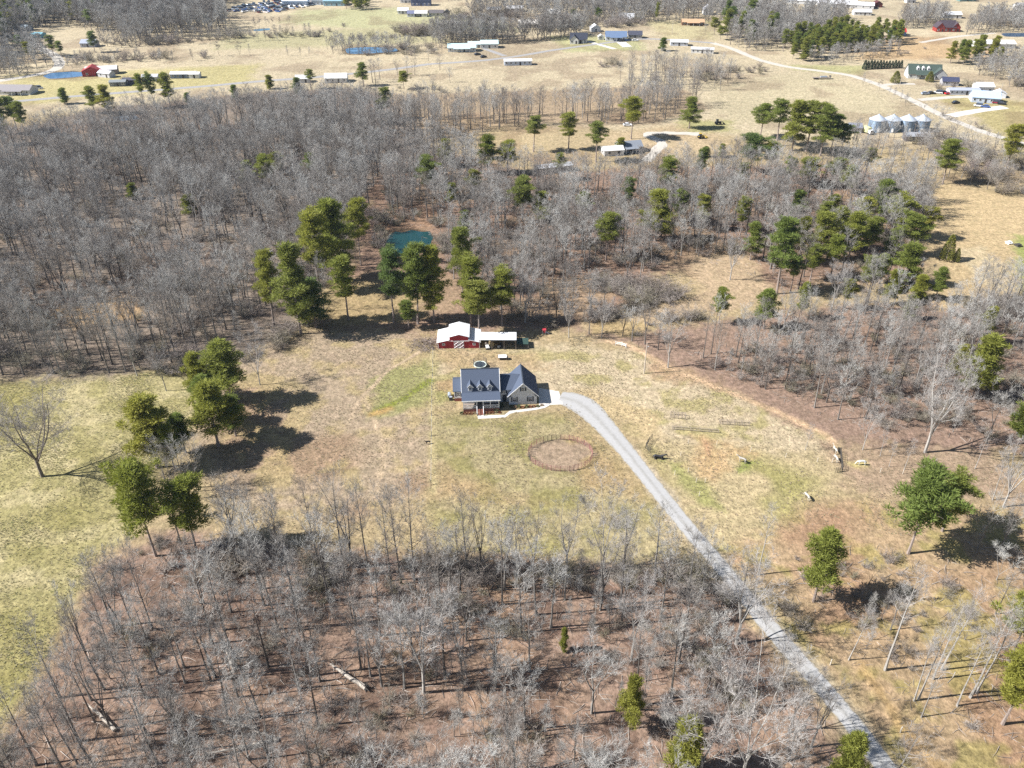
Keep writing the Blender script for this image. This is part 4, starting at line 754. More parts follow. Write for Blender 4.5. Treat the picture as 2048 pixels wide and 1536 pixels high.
loader(1402,277,.3,YEL,'yellow loader standing alone on the clearing grass'); loader(1436,249,.1,BLACK,'black tractor at the end of a pine shadow')
gizmo('box_truck', 1732, 266, -1.2, 'yellow green box truck beside the grain bins', 'truck', [('box', MB().box((0,0,1.9),(4.2,2.2,2.4)), mat('pale yellow green', (.62,.62,.32), .5, .1, 2)), ('cab', MB().box((2.9,0,1.4),(1.5,2.0,1.7)), TRIM), ('windshield', MB().box((3.67,0,1.75),(.04,1.7,.7)), GLASS), ('wheel', MB().tube([(2.7,-1.05,.45),(2.7,1.05,.45)], .45, 12, cap=True), BLACK), ('wheel', MB().tube([(-1.2,-1.05,.45),(-1.2,1.05,.45)], .45, 12, cap=True), BLACK)])
def wheelset(px, py, lab, col, s=1):
    x, y = G(px, py); r = empty('garden_furniture', (x, y, 0), .3, lab, 'garden furniture'); MB().box((0,0,.75),(1.8*s,1.2*s,.08)).build('top', col, r); MB().box((0,-.9*s,.45),(1.8*s,.35,.06)).build('bench', col, r); MB().box((0,.9*s,.45),(1.8*s,.35,.06)).build('bench', col, r)
    for q in (-.7, .7): MB().box((q*s,0,.36),(.1,1.6*s,.7)).build('leg', col, r)
wheelset(2017,487,'white picnic table on the eastern lawn',TRIM,1.0); wheelset(2035,492,'dark picnic table on the eastern lawn',DARK,1.1); wheelset(1420,155,'dark trailer frame on the pale field',DARK,2.5) if False else None
gizmo('flat_trailer', 1642, 158, .05, 'rusty flat trailer lying in the field by the lane', 'trailer', [('deck', MB().box((0,0,.9),(11,2.4,.25)), DWOOD), ('headboard', MB().box((5.4,0,1.5),(.2,2.4,1.2)), DARK), ('wheel', MB().tube([(-3.6,-1.2,.45),(-3.6,1.2,.45)], .45, 10, cap=True), BLACK), ('wheel', MB().tube([(-2.4,-1.2,.45),(-2.4,1.2,.45)], .45, 10, cap=True), BLACK), ('load', MB().box((1.5,.2,1.3),(4,1.6,.6)), STEEL)])
for i, (px, py, r_) in enumerate(((1205,134,2.2),(1216,135,1.6),(1226,133,1.8),(1238,135,2.0))): tag(heap(px, py, 3.4, 1.2, 60, ('pale rubble heap farthest from the lane junction','second rubble heap on the pale field, near the first','third rubble heap on the pale field','rubble heap at the bare tree end of the line')[i], 60+i, 'rubble_heap') or COL.objects[-1], None)

# ------------------------------------------------------------------ trees: shapes
def ribbon_tri(mb, p, q, wd, r):
    d = (q[0]-p[0], q[1]-p[1], q[2]-p[2]); u = rdir(r)
    a = vnorm((d[1]*u[2]-d[2]*u[1], d[2]*u[0]-d[0]*u[2], d[0]*u[1]-d[1]*u[0]))
    mb.tri(vadd(p, a, wd/2), vadd(p, a, -wd/2), q)
def gen_bare(seed, H=18.0, clear=.4, spread=.3, limbs=14, fork=0, thick=1.0, twig=1.0, nt=8, up=.55):
    """winter tree: trunk mesh (bole and limbs) and crown mesh (branches and twigs)"""
    r = random.Random(seed); T, C = MB(), MB()
    r0 = H*.0105*thick+.04; seg = 9; top = H*(.92 if not fork else clear*1.05)
    lean = (r.uniform(-.05, .05), r.uniform(-.05, .05)); pts = []; x = y = 0
    for k in range(seg+1):
        t = k/seg; pts.append((x, y, -.4+t*(top+.4))); x += (lean[0]+r.uniform(-.035, .035))*top/seg; y += (lean[1]+r.uniform(-.035, .035))*top/seg
    rad = [r0*(1.35 if k == 0 else 1)*max(.12, (1-k/seg*(.88 if not fork else .3))) for k in range(seg+1)]
    T.tube(pts, rad, 5)
    def at(t):
        f = t*seg; k = min(seg-1, int(f)); q = f-k; a, b = pts[k], pts[k+1]; return tuple(a[j]+(b[j]-a[j])*q for j in range(3))
    def line(p, d, l, n, bend, wob):
        out = [p]
        for k in range(n):
            d = vnorm((d[0]+r.uniform(-wob, wob), d[1]+r.uniform(-wob, wob), d[2]+bend+r.uniform(-wob, wob)*.6)); p = vadd(p, d, l/n); out.append(p)
        return out
    def twigs(P, l, wd, num, lo=.15):
        for _ in range(num):
            t = r.uniform(lo, 1)*(len(P)-1); k = min(len(P)-2, int(t)); q = t-k
            p = tuple(P[k][j]+(P[k+1][j]-P[k][j])*q for j in range(3)); d = vnorm(tuple(P[k+1][j]-P[k][j] for j in range(3)))
            e = rdir(r); d2 = vnorm((d[0]*.75+e[0]*.85, d[1]*.75+e[1]*.85, d[2]*.75+e[2]*.7+.22)); ln = l*r.uniform(.6, 1.3)
            s = vadd(p, d2, ln); ribbon_tri(C, p, s, wd*1.25, r)
            for _ in range(nt):
                m_ = vadd(p, d2, ln*r.uniform(.2, .9)); e = rdir(r); d3 = vnorm((d2[0]+e[0]*.9, d2[1]+e[1]*.9, d2[2]+e[2]*.8+.15))
                ribbon_tri(C, m_, vadd(m_, d3, ln*r.uniform(.35, .7)), wd*.8, r)
    def limb(p, d, l, rr, lvl):
        P = line(p, d, l, 4 if lvl == 1 else 3, .16 if lvl == 1 else .10, .16 if lvl == 1 else .22); m_ = T if rr > .05 else C
        m_.tube(P, [rr*(1-.8*k/(len(P)-1)) for k in range(len(P))], 3)
        if lvl == 1:
            for _ in range(max(4, int(l*1.25))):
                t = r.uniform(.22, 1)*(len(P)-1); k = min(len(P)-2, int(t)); q = t-k
                s = tuple(P[k][j]+(P[k+1][j]-P[k][j])*q for j in range(3)); dd = vnorm(tuple(P[k+1][j]-P[k][j] for j in range(3))); e = rdir(r)
                limb(s, vnorm((dd[0]+e[0]*.95, dd[1]+e[1]*.95, dd[2]+e[2]*.5+.2)), l*r.uniform(.28, .5), rr*.42, 2)
            twigs(P, .8+l*.07, .027*twig, 7, .35)
        else: twigs(P, .72+l*.15, .025*twig, max(4, int(l*2.9)))
    if fork:
        for k in range(fork):
            a = 6.283*k/fork+r.uniform(-.5, .5); s = at(r.uniform(.75, 1)); tilt = r.uniform(.25, .8)*spread*2.2
            d = vnorm((math.cos(a)*tilt, math.sin(a)*tilt, 1)); l = (H-s[2])*r.uniform(.8, 1.05)
            P = line(s, d, l, 6, .10, .13); rr = r0*r.uniform(.42, .62); T.tube(P, [rr*(1-.85*j/6) for j in range(7)], 4)
            for j in range(max(3, limbs//fork)):
                t = r.uniform(.2, .98)*6; q = min(5, int(t)); f = t-q; s2 = tuple(P[q][i]+(P[q+1][i]-P[q][i])*f for i in range(3))
                b = r.uniform(0, 6.283); limb(s2, vnorm((math.cos(b)*.8+math.cos(a)*.3, math.sin(b)*.8+math.sin(a)*.3, up)), H*spread*r.uniform(.55, 1.0)*(1.15-t/8), rr*.45*(1.1-t/7), 1)
    for k in range(0 if fork else limbs):
        t = clear+(1-clear)*(k+r.random())/limbs; t = min(t, .99); a = k*2.4+r.uniform(-.6, .6); f = (t-clear)/(1-clear)
        l = H*spread*r.uniform(.65, 1.1)*(1.0-.55*f)*(.7+.6*min(1, f*3)); u = up*(.7+f*1.2)
        limb(at(t), vnorm((math.cos(a), math.sin(a), u)), l, max(.02, r0*.42*(1-t*.75)), 1)
    if not fork:
        for _ in range(2): limb(at(.97), vnorm((r.uniform(-.4, .4), r.uniform(-.4, .4), 1)), H*.12, r0*.1, 2)
    return T, C
def gen_pine(seed, H=20.0, clear=.5, w_=3.6, clumps=85, dens=105, leaf=.56, cone=.3, scrag=.5):
    r = random.Random(seed); T, C = MB(), MB(); r0 = H*.0098+.04; seg = 8; pts = []; x = y = 0; ln = r.uniform(-.03, .03)
    for k in range(seg+1):
        pts.append((x, y, -.4+(H*.96+.4)*k/seg)); x += (ln+r.uniform(-.02, .02))*H/seg; y += r.uniform(-.02, .02)*H/seg
    T.tube(pts, [r0*(1.3 if k == 0 else 1)*(1-.85*k/seg) for k in range(seg+1)], 6)
    def at(t):
        f = t*seg; k = min(seg-1, int(f)); q = f-k; a, b = pts[k], pts[k+1]; return tuple(a[j]+(b[j]-a[j])*q for j in range(3))
    def clump(c, rad, n):
        for _ in range(n):
            e = rdir(r); q = rad*r.random()**.45; p = (c[0]+e[0]*q, c[1]+e[1]*q, c[2]+e[2]*q*.5)
            d = vnorm((e[0]*.9+r.uniform(-.6, .6), e[1]*.9+r.uniform(-.6, .6), e[2]*.5+.45+r.uniform(-.5, .5))); l = leaf*r.uniform(.7, 1.4)
            u = rdir(r); a = vnorm((d[1]*u[2]-d[2]*u[1], d[2]*u[0]-d[0]*u[2], d[0]*u[1]-d[1]*u[0])); wd = l*.14
            C.tri(vadd(p, a, wd), vadd(p, a, -wd), vadd(p, d, l))
    nl = max(10, clumps//5)
    for k in range(nl):
        f = (k+r.random())/nl; t = clear+(1-clear)*f; a = k*2.4+r.uniform(-.7, .7)
        prof = (1-f)**cone*(.55+.45*min(1, f*3.5+.25)); l = w_*prof*r.uniform(max(.25, 1-scrag*1.6), 1.25)
        s = at(min(.99, t)); d = vnorm((math.cos(a), math.sin(a), r.uniform(.05, .4)+f*.35)); P = [s]; p = s
        for j in range(3): d = vnorm((d[0], d[1], d[2]+.10)); p = vadd(p, d, l/3); P.append(p)
        T.tube(P, [max(.02, r0*.32*(1-t*.6))*(1-.75*j/3) for j in range(4)], 3)
        for j in range(5):
            q = r.uniform(.35, 1.05)*3; i = min(2, int(q)); g = q-i; c = tuple(P[i][m_]+(P[i+1][m_]-P[i][m_])*g for m_ in range(3))
            sd = rdir(r); c = vadd(c, (sd[0]*.9, sd[1]*.9, sd[2]*.5+.1), .9+l*.14); q2 = r.uniform(.42, 1.12); clump(c, q2*(.72+.09*w_), int(dens*q2*q2*.95+20))
    for _ in range(4): clump(vadd(at(.985), rdir(r), .5), .8, dens)
    for _ in range(5):
        t = r.uniform(clear*.45, clear); a = r.uniform(0, 6.28); s = at(t); T.tube([s, vadd(s, vnorm((math.cos(a), math.sin(a), .1)), r.uniform(.5, 1.6))], [.04, .012], 3)
    return T, C
def gen_cone(seed, H=7.0, R=2.0, n=2600, leaf=.34, low=.05):
    """cedar or clipped evergreen: short stem and dense tapering foliage"""
    r = random.Random(seed); T, C = MB(), MB(); T.tube([(0,0,-.3), (0,0,H*.4), (0,0,H*.9)], [.16, .11, .03], 5)
    lob = [(r.uniform(0, 6.28), r.uniform(.1, .9), r.uniform(.75, 1.15)) for _ in range(14)]
    for _ in range(n):
        f = r.random()**1.15; a = r.uniform(0, 6.283); q = R*(1-f)**.62*(.55+.45*min(1, f*7+.4)); q *= .86+.2*max((l[2]-.75)*math.cos(min(1.57, abs(((a-l[0]+3.14) % 6.28)-3.14)*1.6))*max(0, 1-abs(f-l[1])*4) for l in lob)*2
        q *= r.random()**.28; p = (q*math.cos(a), q*math.sin(a), H*(low+f*(1-low))); d = vnorm((math.cos(a)+r.uniform(-.7, .7), math.sin(a)+r.uniform(-.7, .7), .6+r.uniform(-.6, .6))); l = leaf*r.uniform(.6, 1.4)
        u = rdir(r); b = vnorm((d[1]*u[2]-d[2]*u[1], d[2]*u[0]-d[0]*u[2], d[0]*u[1]-d[1]*u[0])); C.tri(vadd(p, b, l*.3), vadd(p, b, -l*.3), vadd(p, d, l))
    return T, C
def gen_brush(seed, H=2.6, R=1.6, stems=16):
    r = random.Random(seed); C = MB()
    for _ in range(stems):
        a = r.uniform(0, 6.283); b = (math.cos(a)*R*.3*r.random(), math.sin(a)*R*.3*r.random(), -.1); d = vnorm((math.cos(a)*r.uniform(.1, .9), math.sin(a)*r.uniform(.1, .9), 1)); l = H*r.uniform(.6, 1.1)
        m_ = vadd(b, d, l*.55); e = vadd(m_, vnorm((d[0]*1.3, d[1]*1.3, d[2]*.8)), l*.45); C.tube([b, m_, e], [.035, .022, .008], 3)
        for _ in range(16):
            t = r.uniform(.2, 1); p = tuple(b[j]+(m_[j]-b[j])*t*2 if t < .5 else m_[j]+(e[j]-m_[j])*(t*2-1) for j in range(3)); q = rdir(r)
            q = vnorm((q[0]+d[0]*.6, q[1]+d[1]*.6, q[2]*.7+.5)); s = vadd(p, q, H*r.uniform(.15, .42)); ribbon_tri(C, p, s, .045, r)
            for _ in range(2): k = vadd(p, q, H*r.uniform(.06, .2)); g = rdir(r); ribbon_tri(C, k, vadd(k, vnorm((g[0]+q[0], g[1]+q[1], g[2]+.4)), H*r.uniform(.1, .22)), .03, r)
    return C
# meshes, each unit used by many trees
def pair(TC, nm, mt, mc): return (TC[0].mesh(nm+' trunk', mt), TC[1].mesh(nm+' crown', mc))
def joined(TC, nm, mt, mc):
    m = MB(); m.v = TC[0].v+TC[1].v; o = len(TC[0].v); m.f = TC[0].f+[tuple(i+o for i in f) for f in TC[1].f]; m.m = [0]*len(TC[0].f)+[1]*len(TC[1].f); return m.mesh(nm, [mt, mc])
BH = [17.5, 19.5, 18, 16.5, 20, 17, 15, 18.5]
BARE_TC = [gen_bare(11, 17.5, .40, .27, 16), gen_bare(12, 19.5, .48, .22, 16), gen_bare(13, 18, .33, .31, 18), gen_bare(14, 16.5, .42, .25, 15, up=.8),
           gen_bare(15, 20, .52, .24, 15), gen_bare(16, 17, .30, .28, 18, fork=3), gen_bare(17, 15, .36, .30, 16, up=.75), gen_bare(18, 18.5, .32, .27, 20, fork=4)]
BARE = [pair(t, 'bare tree', BARK, TWIG) for t in BARE_TC]; BARE_J = [joined(t, 'bare tree whole', BARK, TWIG) for t in BARE_TC]
FARB_TC = [gen_bare(21, 15, .15, .28, 17, twig=2.3, nt=8), gen_bare(22, 16, .2, .26, 17, twig=2.3, nt=8), gen_bare(23, 14, .12, .32, 20, fork=3, twig=2.3, nt=8)]
FARB_J = [joined(t, 'far tree whole', BARK, TWIG) for t in FARB_TC]; FH = [15, 16, 14]
SAP_TC = [gen_bare(31, 9, .25, .22, 12, thick=.7, up=.8), gen_bare(32, 11, .35, .18, 12, thick=.65, up=.9), gen_bare(33, 8, .15, .28, 12, thick=.7, fork=3)]
SAP_J = [joined(t, 'sapling whole', BARK, TWIG) for t in SAP_TC]; SH = [9, 11, 8]
SAP = [pair(t, 'sapling', BARK, TWIG) for t in SAP_TC]
BIG_TC = [gen_bare(41, 20, .2, .27, 48, fork=5, thick=1.25, nt=9, twig=1.2), gen_bare(42, 18, .26, .31, 42, fork=4, thick=1.15, nt=8, twig=1.1), gen_bare(43, 15, .22, .36, 40, fork=4, thick=1.0, nt=8, twig=1.1)]
BIG = [pair(t, 'spreading tree', PALE, PALETWIG) for t in BIG_TC]; BIGH = [20, 18, 15]
POLE_TC = [gen_bare(51, 20, .5, .17, 13, thick=.85, twig=.85), gen_bare(52, 17, .45, .19, 13, thick=.85, twig=.85)]
POLE = [pair(t, 'pale pole tree', PALE, PALETWIG) for t in POLE_TC]
LONE = pair(gen_bare(61, 21, .22, .40, 58, fork=6, thick=1.1, nt=8, twig=1.0), 'lone tree', DARKBARK, mat('dark twigs', (.26, .235, .21), .9, .25, .6))
PH = [20, 21, 19, 22, 18, 20, 17, 13]
PINE_TC = [gen_pine(71, 20, .42, 3.6, clumps=110), gen_pine(72, 21, .38, 3.9, cone=.4, clumps=120), gen_pine(73, 19, .3, 3.8, cone=.5, clumps=125), gen_pine(74, 22, .52, 3.7, clumps=95),
           gen_pine(75, 18, .22, 3.6, cone=.6, clumps=130), gen_pine(76, 20, .45, 4.4, cone=.25, scrag=.35, clumps=120), gen_pine(77, 17, .42, 4.7, cone=.2, clumps=125), gen_pine(78, 13, .08, 3.1, cone=.8, clumps=110)]
PINE = [pair(t, 'pine', PINEBARK, NEEDLE) for t in PINE_TC]; PINE_J = [joined(t, 'pine whole', PINEBARK, NEEDLE) for t in PINE_TC]
CED = [pair(gen_cone(81, 8, 2.3), 'cedar', PINEBARK, CEDAR)]; HED = [pair(gen_cone(82+k, 6.5, 2.0, 1500, .42), 'hedge tree', PINEBARK, HEDGE) for k in range(2)]
BRUSH_ME = [gen_brush(91+k, 2.6, 1.6).mesh('brush', BRUSH) for k in range(3)]
SHRUB_J = [gen_brush(96, 4.2, 2.6, 22).mesh('tall brush', BRUSH)]

# ------------------------------------------------------------------ trees: where each stands
THINGS = []   # every countable tree: (name, label, category, group, x, y, height)
def plant(name, pr, H0, x, y, H, label, cat, group=None, wide=1.0, rz=None, parts=True):
    s = H/H0; r = empty(name, (x, y, 0), RND.uniform(0, 6.283) if rz is None else rz, label, cat, group); r.scale = (s*wide, s*wide, s)
    link('trunk', pr[0], r); link('crown', pr[1], r); return r
TREES = {}
def reg(key, x, y, H): TREES.setdefault(key, []).append((x, y, H))
ORD = ['first','second','third','fourth','fifth','sixth','seventh','eighth','ninth','tenth','eleventh','twelfth','thirteenth','fourteenth','fifteenth','sixteenth','seventeenth','eighteenth','nineteenth','twentieth','twenty-first','twenty-second','twenty-third','twenty-fourth']
def cluster(kind, phrase, rows, group, one=None, pick=None):
    rows = sorted(rows, key=lambda q: q[0]); n = len(rows)
    for i, (px, base, top, wpx) in enumerate(rows):
        x, y, H = from_photo(px, base, top)
        if kind == 'pine' and 340 < base < 620: H *= 1.08
        if n == 1: lab = one or phrase
        elif i == 0: lab = f'leftmost {kind} of {phrase}'
        elif i == n-1: lab = f'rightmost {kind} of {phrase}'
        else: lab = f'{kind}, {ORD[i]} from the left of {phrase}'
        wid = wpx/FPX*zdepth(y)*(1.05 if base > 600 else 1.28)
        if kind.endswith('pine'):
            k = pick if pick is not None else RND.randrange(7)
            if H < 9: k = 7
            keep(x, y-4, 4); keep(x, y-9, 4); keep(x, y-14, 3.5)
            nat = 2*([3.6,3.9,3.8,3.7,3.6,4.4,4.7,3.1][k]+.4)*H/PH[k]; plant('pine_tree', PINE[k], PH[k], x, y, H, lab, 'pine tree', group, min(1.7, max(.6, wid/nat)))
        else:
            k = pick if pick is not None else RND.choice([0,1,2,3,4,5,7])
            plant('bare_tree', BARE[k], BH[k], x, y, H, lab, 'tree', group, min(1.5, max(.7, wid/(H*.5))) if wpx else 1.0)
        keep(x, y, 2.2)
PG = 'green pines among the bare woods and fields'
cluster('pine', 'the clump between green pasture and tan field', [(315,935,795,130),(437,892,765,118),(402,800,706,62),(465,806,682,118),(425,850,752,74),(472,872,792,66),(372,905,828,62),(350,940,850,54),(440,800,735,60)], PG, pick=2)
cluster('pine', 'the pair at the near wood edge beside the pasture', [(312,1112,935,128),(394,1105,967,118)], PG, pick=6)
cluster('pine', 'the row behind the red barn', [(548,650,502,62),(602,668,488,92),(632,655,560,84),(697,640,515,66),(788,645,500,66),(836,648,488,80),(868,645,492,66),(818,657,600,48),(942,652,516,66),(958,668,563,98),(1004,652,540,66),(925,585,470,56)], PG)
cluster('pine', 'the pines beside the teal pond', [(640,588,438,68),(674,562,412,74),(722,530,408,48)], PG)
cluster('pine', 'the scattered pines between pond and mobile homes', [(857,398,322,48),(1045,442,365,55),(1082,447,388,45),(1165,442,388,47),(1212,520,432,48),(975,348,275,90),(1015,348,290,54),(893,332,278,40),(1310,482,388,66),(1356,452,385,34),(1402,462,395,32),(1330,398,323,48)], PG)
cluster('pine', 'the few pines in the large grey wood', [(535,378,318,42),(560,364,308,34),(500,378,326,32),(628,364,310,40),(382,432,392,44),(268,398,368,34)], PG)
cluster('pine', 'the pines around the mobile home clearing', [(1067,304,232,40),(1137,300,226,38),(1192,324,243,58),(1262,278,193,48),(1378,257,194,48),(1240,305,275,30)], PG)
cluster('pine', 'the grove beside the grain bins', [(1520,277,207,44),(1552,292,200,48),(1583,302,201,50),(1612,303,203,50),(1640,312,210,50),(1660,307,228,36),(1500,347,277,58),(1535,348,287,40),(1682,307,250,34)], PG)
cluster('pine', 'the pines in front of the grain bins', [(1575,367,318,48),(1612,375,322,64),(1667,375,320,54),(1694,388,335,50),(1730,352,300,30),(1885,368,285,54),(2010,342,255,44),(1442,314,288,26),(1412,314,293,20)], PG)
cluster('pine', 'the pines along the eastern meadow', [(1755,448,367,66),(1790,478,400,72),(1814,513,435,66),(1636,523,436,56),(1695,523,432,60),(1733,512,440,48),(1553,588,447,64),(1808,574,494,66),(1757,568,513,45),(1836,597,553,40)], PG)
cluster('pine', 'the small pines of the barn side wood', [(1400,360,300,26),(1480,380,330,26),(1255,420,360,28),(905,420,372,28),(950,400,345,30),(1120,360,310,28),(930,470,425,30),(1590,440,385,34),(1480,470,400,30),(1660,450,395,30)], PG)
cluster('pine', 'the small pines of the eastern edge', [(1600,640,565,36),(1560,530,452,44),(1600,505,440,40),(1660,560,478,42),(1720,470,400,44),(1775,610,545,36),(1640,470,408,36),(1500,520,450,36),(1690,620,560,34),(1815,640,590,36),(1850,480,420,36),(1960,690,618,44),(1580,585,520,38),(1870,600,540,34),(1780,520,462,44),(1668,500,420,48),(1730,585,520,40),(1620,560,495,38)], PG)
cluster('pine', 'the two pines by the woodland clearing', [(1527,658,580,66),(1437,648,581,48)], PG)
cluster('pine', 'the pines in the wood beyond the paddock', [(1948,798,673,84),(1905,772,690,44),(2034,888,790,72)], PG)
cluster('pine', '', [(1816,1107,953,150)], PG, 'broad pine with a pale bare trunk and a big dark shadow', 6)
cluster('pine', '', [(1884,1062,956,92)], PG, 'pine whose crown touches the broad pine with pale trunk', 5)
cluster('pine', '', [(1627,1203,1062,98)], PG, 'lone pine close beside the gravel drive above the fork shadow', 2)
cluster('pine', '', [(1258,1458,1355,60)], PG, 'narrow pine alone in the brown near wood', 4)
cluster('pine', '', [(1365,1550,1440,98)], PG, 'bushy round pine at the bottom of the near wood', 7)
cluster('pine', '', [(1672,1605,1472,84)], PG, 'yellow-green pine at the bottom beside the drive', 2)
cluster('pine', '', [(1128,1303,1256,24)], PG, 'tiny young pine in the brown near wood', 7)
cluster('pine', 'the pines at the lower corner', [(2012,1335,1193,98),(2005,1448,1305,112),(2052,1400,1250,84)], PG)
cluster('pine', 'the pines along the country road', [(190,226,172,32),(218,228,170,48),(130,208,176,26),(290,217,147,22),(310,215,147,22),(341,213,145,32),(376,207,185,24),(470,198,170,24),(541,178,150,26),(597,193,155,30),(622,178,138,30),(727,172,125,28),(808,178,143,26),(775,238,175,26),(765,243,200,24)], 'pines along the country road')
cluster('pine', 'the pine stand at the edge of the large wood', [(12,268,195,36),(35,262,193,36),(52,272,205,30),(10,290,225,30)], 'pines at the edge of the large wood')
cluster('pine', 'the pines by the curving far lane', [(108,112,70,24),(124,115,82,18),(183,60,18,20),(190,105,62,22),(60,120,84,24),(45,108,70,22),(15,80,45,26)], 'pines by the curving far lane')
cluster('pine', 'the pines near the tan roofed house', [(1312,48,5,8),(1316,30,2,12),(1196,45,16,14),(1145,40,18,14),(1440,80,52,22),(1325,102,75,20),(1428,70,35,22)], 'pines near the tan roofed house')
def scatter(poly, sp, seed, jit=.45):
    P = np.array(GP(poly)); x0, y0 = P.min(0); x1, y1 = P.max(0); r = np.random.RandomState(seed)
    X, Y = np.meshgrid(np.arange(x0, x1+sp, sp), np.arange(y0, y1+sp, sp)); X = X+(np.arange(X.shape[0])[:,None] % 2)*sp/2
    X = X.ravel()+r.uniform(-jit, jit, X.size)*sp; Y = Y.ravel()+r.uniform(-jit, jit, Y.size)*sp
    m = inside(X, Y, [tuple(p) for p in P]); return X[m], Y[m]
def single(name, me, x, y, s, label, cat, group, wide=1.0):
    o = link(name, me, None, (x, y, 0), RND.uniform(0, 6.28)); o.scale = (s*wide, s*wide, s); return tag(o, label, cat, group)
for poly, sp, lab in (([(1556,104),(1590,88),(1640,78),(1700,70),(1750,88),(1755,108),(1690,105),(1600,126)], 7.0, 'young pine in the dense block above the unpaved lane'),
                      ([(1745,72),(1800,70),(1800,92),(1750,95)], 8, 'tall pine at the end of the dense pine block'),
                      ([(1895,118),(1960,108),(2000,112),(1998,128),(1900,131)], 8, 'pine in the patch behind the green roofed farmhouse'),
                      ([(682,2),(742,2),(735,22),(690,20)], 9, 'dark pine in the far stand beside the big field'),
                      ([(1430,48),(1560,50),(1560,92),(1460,88)], 17, 'dark pine in the wood across the unpaved lane')):
    X, Y = scatter(poly, sp, int(sp*10))
    for i, (x, y) in enumerate(zip(X, Y)):
        k = RND.choice([0,2,4,7,2,4]); single('pine_tree', PINE_J[k], x, y, RND.uniform(10, 15)/PH[k] if sp < 11 else RND.uniform(14, 20)/PH[k], lab, 'pine tree', lab.replace('pine in', 'pines in').replace('pine at', 'pines at'), 1.25)
        if sp < 15: keep(x, y, 4)
X, Y = scatter([(-60,-6),(250,-12),(214,42),(100,48),(60,60),(0,110),(-60,120)], 12, 115)
FARP = [(x, y, RND.uniform(13, 19)/18, RND.uniform(1.1, 1.4), RND.randrange(3)) for x, y in zip(X, Y)]
cluster_c = [(1892,520,470,'yellow-green cedar in the eastern meadow'),(1911,523,497,'small cedar beside a larger yellow-green cedar'),(1790,166,142,'dark round evergreen in front of the farmhouse'),(1858,163,143,'dark evergreen against the farmhouse porch')]
for px, b, t, lab in cluster_c:
    x, y, H = from_photo(px, b, t); plant('cedar_tree', CED[0], 8, x, y, H, lab, 'evergreen tree', None, 1.1 if px > 1880 else 1.9); keep(x, y, 3)
for i in range(13):
    t = i/12; x, y, H = from_photo(1728+t*73, 139-3*t, 121); plant('hedge_evergreen', HED[i % 2], 6.5, x, y, H*RND.uniform(.93, 1.06), 'dark evergreen in the clipped row beside the unpaved lane', 'evergreen tree', 'row of dark clipped evergreens', 1.0); keep(x, y, 3)

shrubs_now(); cars_now()
pole(1288, 747, 686, 'tall wooden utility pole with a lamp beside the dirt path'); pole(1083, 45, 30, 'utility pole by the cream ranch house', False); pole(1798, 176, 156, 'utility pole beside the lane at the farmhouse', False); pole(2000, 186, 166, 'utility pole behind the pale blue roofed house', False); pole(1344, 68, 42, 'utility pole on the pale far field', False)
# bare trees that stand out
x, y, H = from_photo(85, 953, 800); o = plant('bare_tree', LONE, 21, x, y, H, 'lone dark bare tree standing in the open green pasture', 'tree', None, 1.55, .6); keep(x, y, 8)
def special(rows, meshes, hs, name='bare_tree', cat='tree', group=None):
    for px, base, top, k, wd, lab in rows:
        x, y, H = from_photo(px, base, top); plant(name, meshes[k], hs[k], x, y, H, lab, cat, group, wd); keep(x, y, 3.0)
special([(1850,905,690,0,.9,'many stemmed pale tree fanning out in the eastern wood'),(2006,1014,868,0,.8,'thick pale tree with a twisted top past the paddock gate'),
 (848,1385,1180,1,.95,'big pale tree with wide limbs in the near wood'),(1262,1320,1150,1,.8,'pale forked tree with a split base in the near wood'),
 (1472,1288,1120,1,1.1,'pale tree whose limbs reach across the gravel drive'),(1205,1145,985,2,.8,'tall tree with pale limbs on the lawn edge'),
 (1336,735,630,1,.95,'pale spreading tree behind the utility pole'),(1138,675,585,1,.85,'white barked tree by the swing set'),(1203,676,590,1,.85,'pale tree with a crooked limb at the yard edge'),
 (1050,645,520,1,.95,'big pale spreading tree behind the open shed'),(1460,560,448,0,.8,'pale tree at the edge of the woodland clearing'),(1662,620,520,1,.95,'white limbed tree in the eastern wood'),
 (1725,900,800,2,.7,'bare tree above the meadow gate and horses'),(1400,1560,1370,2,.9,'pale bushy tree at the bottom of the near wood'),(1480,1570,1330,2,.85,'pale many stemmed tree beside the round pine'),
 (275,752,640,1,.7,'bare tree at the top edge of the green pasture'),(333,782,688,1,.75,'forked bare tree standing inside the green pasture'),(520,770,665,2,.8,'broad bare tree beside the pine clump')], BIG, BIGH)
special([(1697,1320,1215,1,.9,'short pale pole tree right of the gravel drive'),(1770,1340,1130,0,.9,'tallest pale pole tree right of the gravel drive'),(1828,1402,1270,1,.8,'pale pole tree of a leaning pair'),(1836,1400,1235,0,.8,'taller pale pole tree of a leaning pair'),
 (1866,1358,1200,0,.8,'thin pale pole tree behind the leaning pair'),(1882,1340,1180,1,.8,'pale pole tree among the thin cluster'),(1914,1412,1260,0,.8,'pale pole tree in front of the corner pines'),(1940,1395,1215,0,.9,'pale pole tree closest to the corner pines'),(1952,1385,1200,1,.9,'pale pole tree behind the corner pines'),
 (1516,1150,1010,0,.85,'pale straight tree where the drive leaves the lawn'),(1760,912,850,1,.9,'thin pole tree past the gate, nearest to it'),(1778,933,880,1,.9,'second thin pole tree past the gate'),(1808,940,880,1,.9,'third thin pole tree past the gate'),(1842,956,915,1,.8,'short leaning pole tree past the gate'),(1862,958,918,1,.8,'short pole tree past the gate, farthest from it'),(1950,937,860,0,.9,'slim pale tree behind the twisted thick tree'),(2000,998,940,1,.8,'thin stem beside the twisted thick tree'),(1985,1000,905,1,.8,'slim pole tree in front of the twisted tree'),(1610,900,845,1,.9,'slim tree at the bend of the dirt path')], POLE, [20,17])
TB = 'bare trees along the wood and pasture edges'
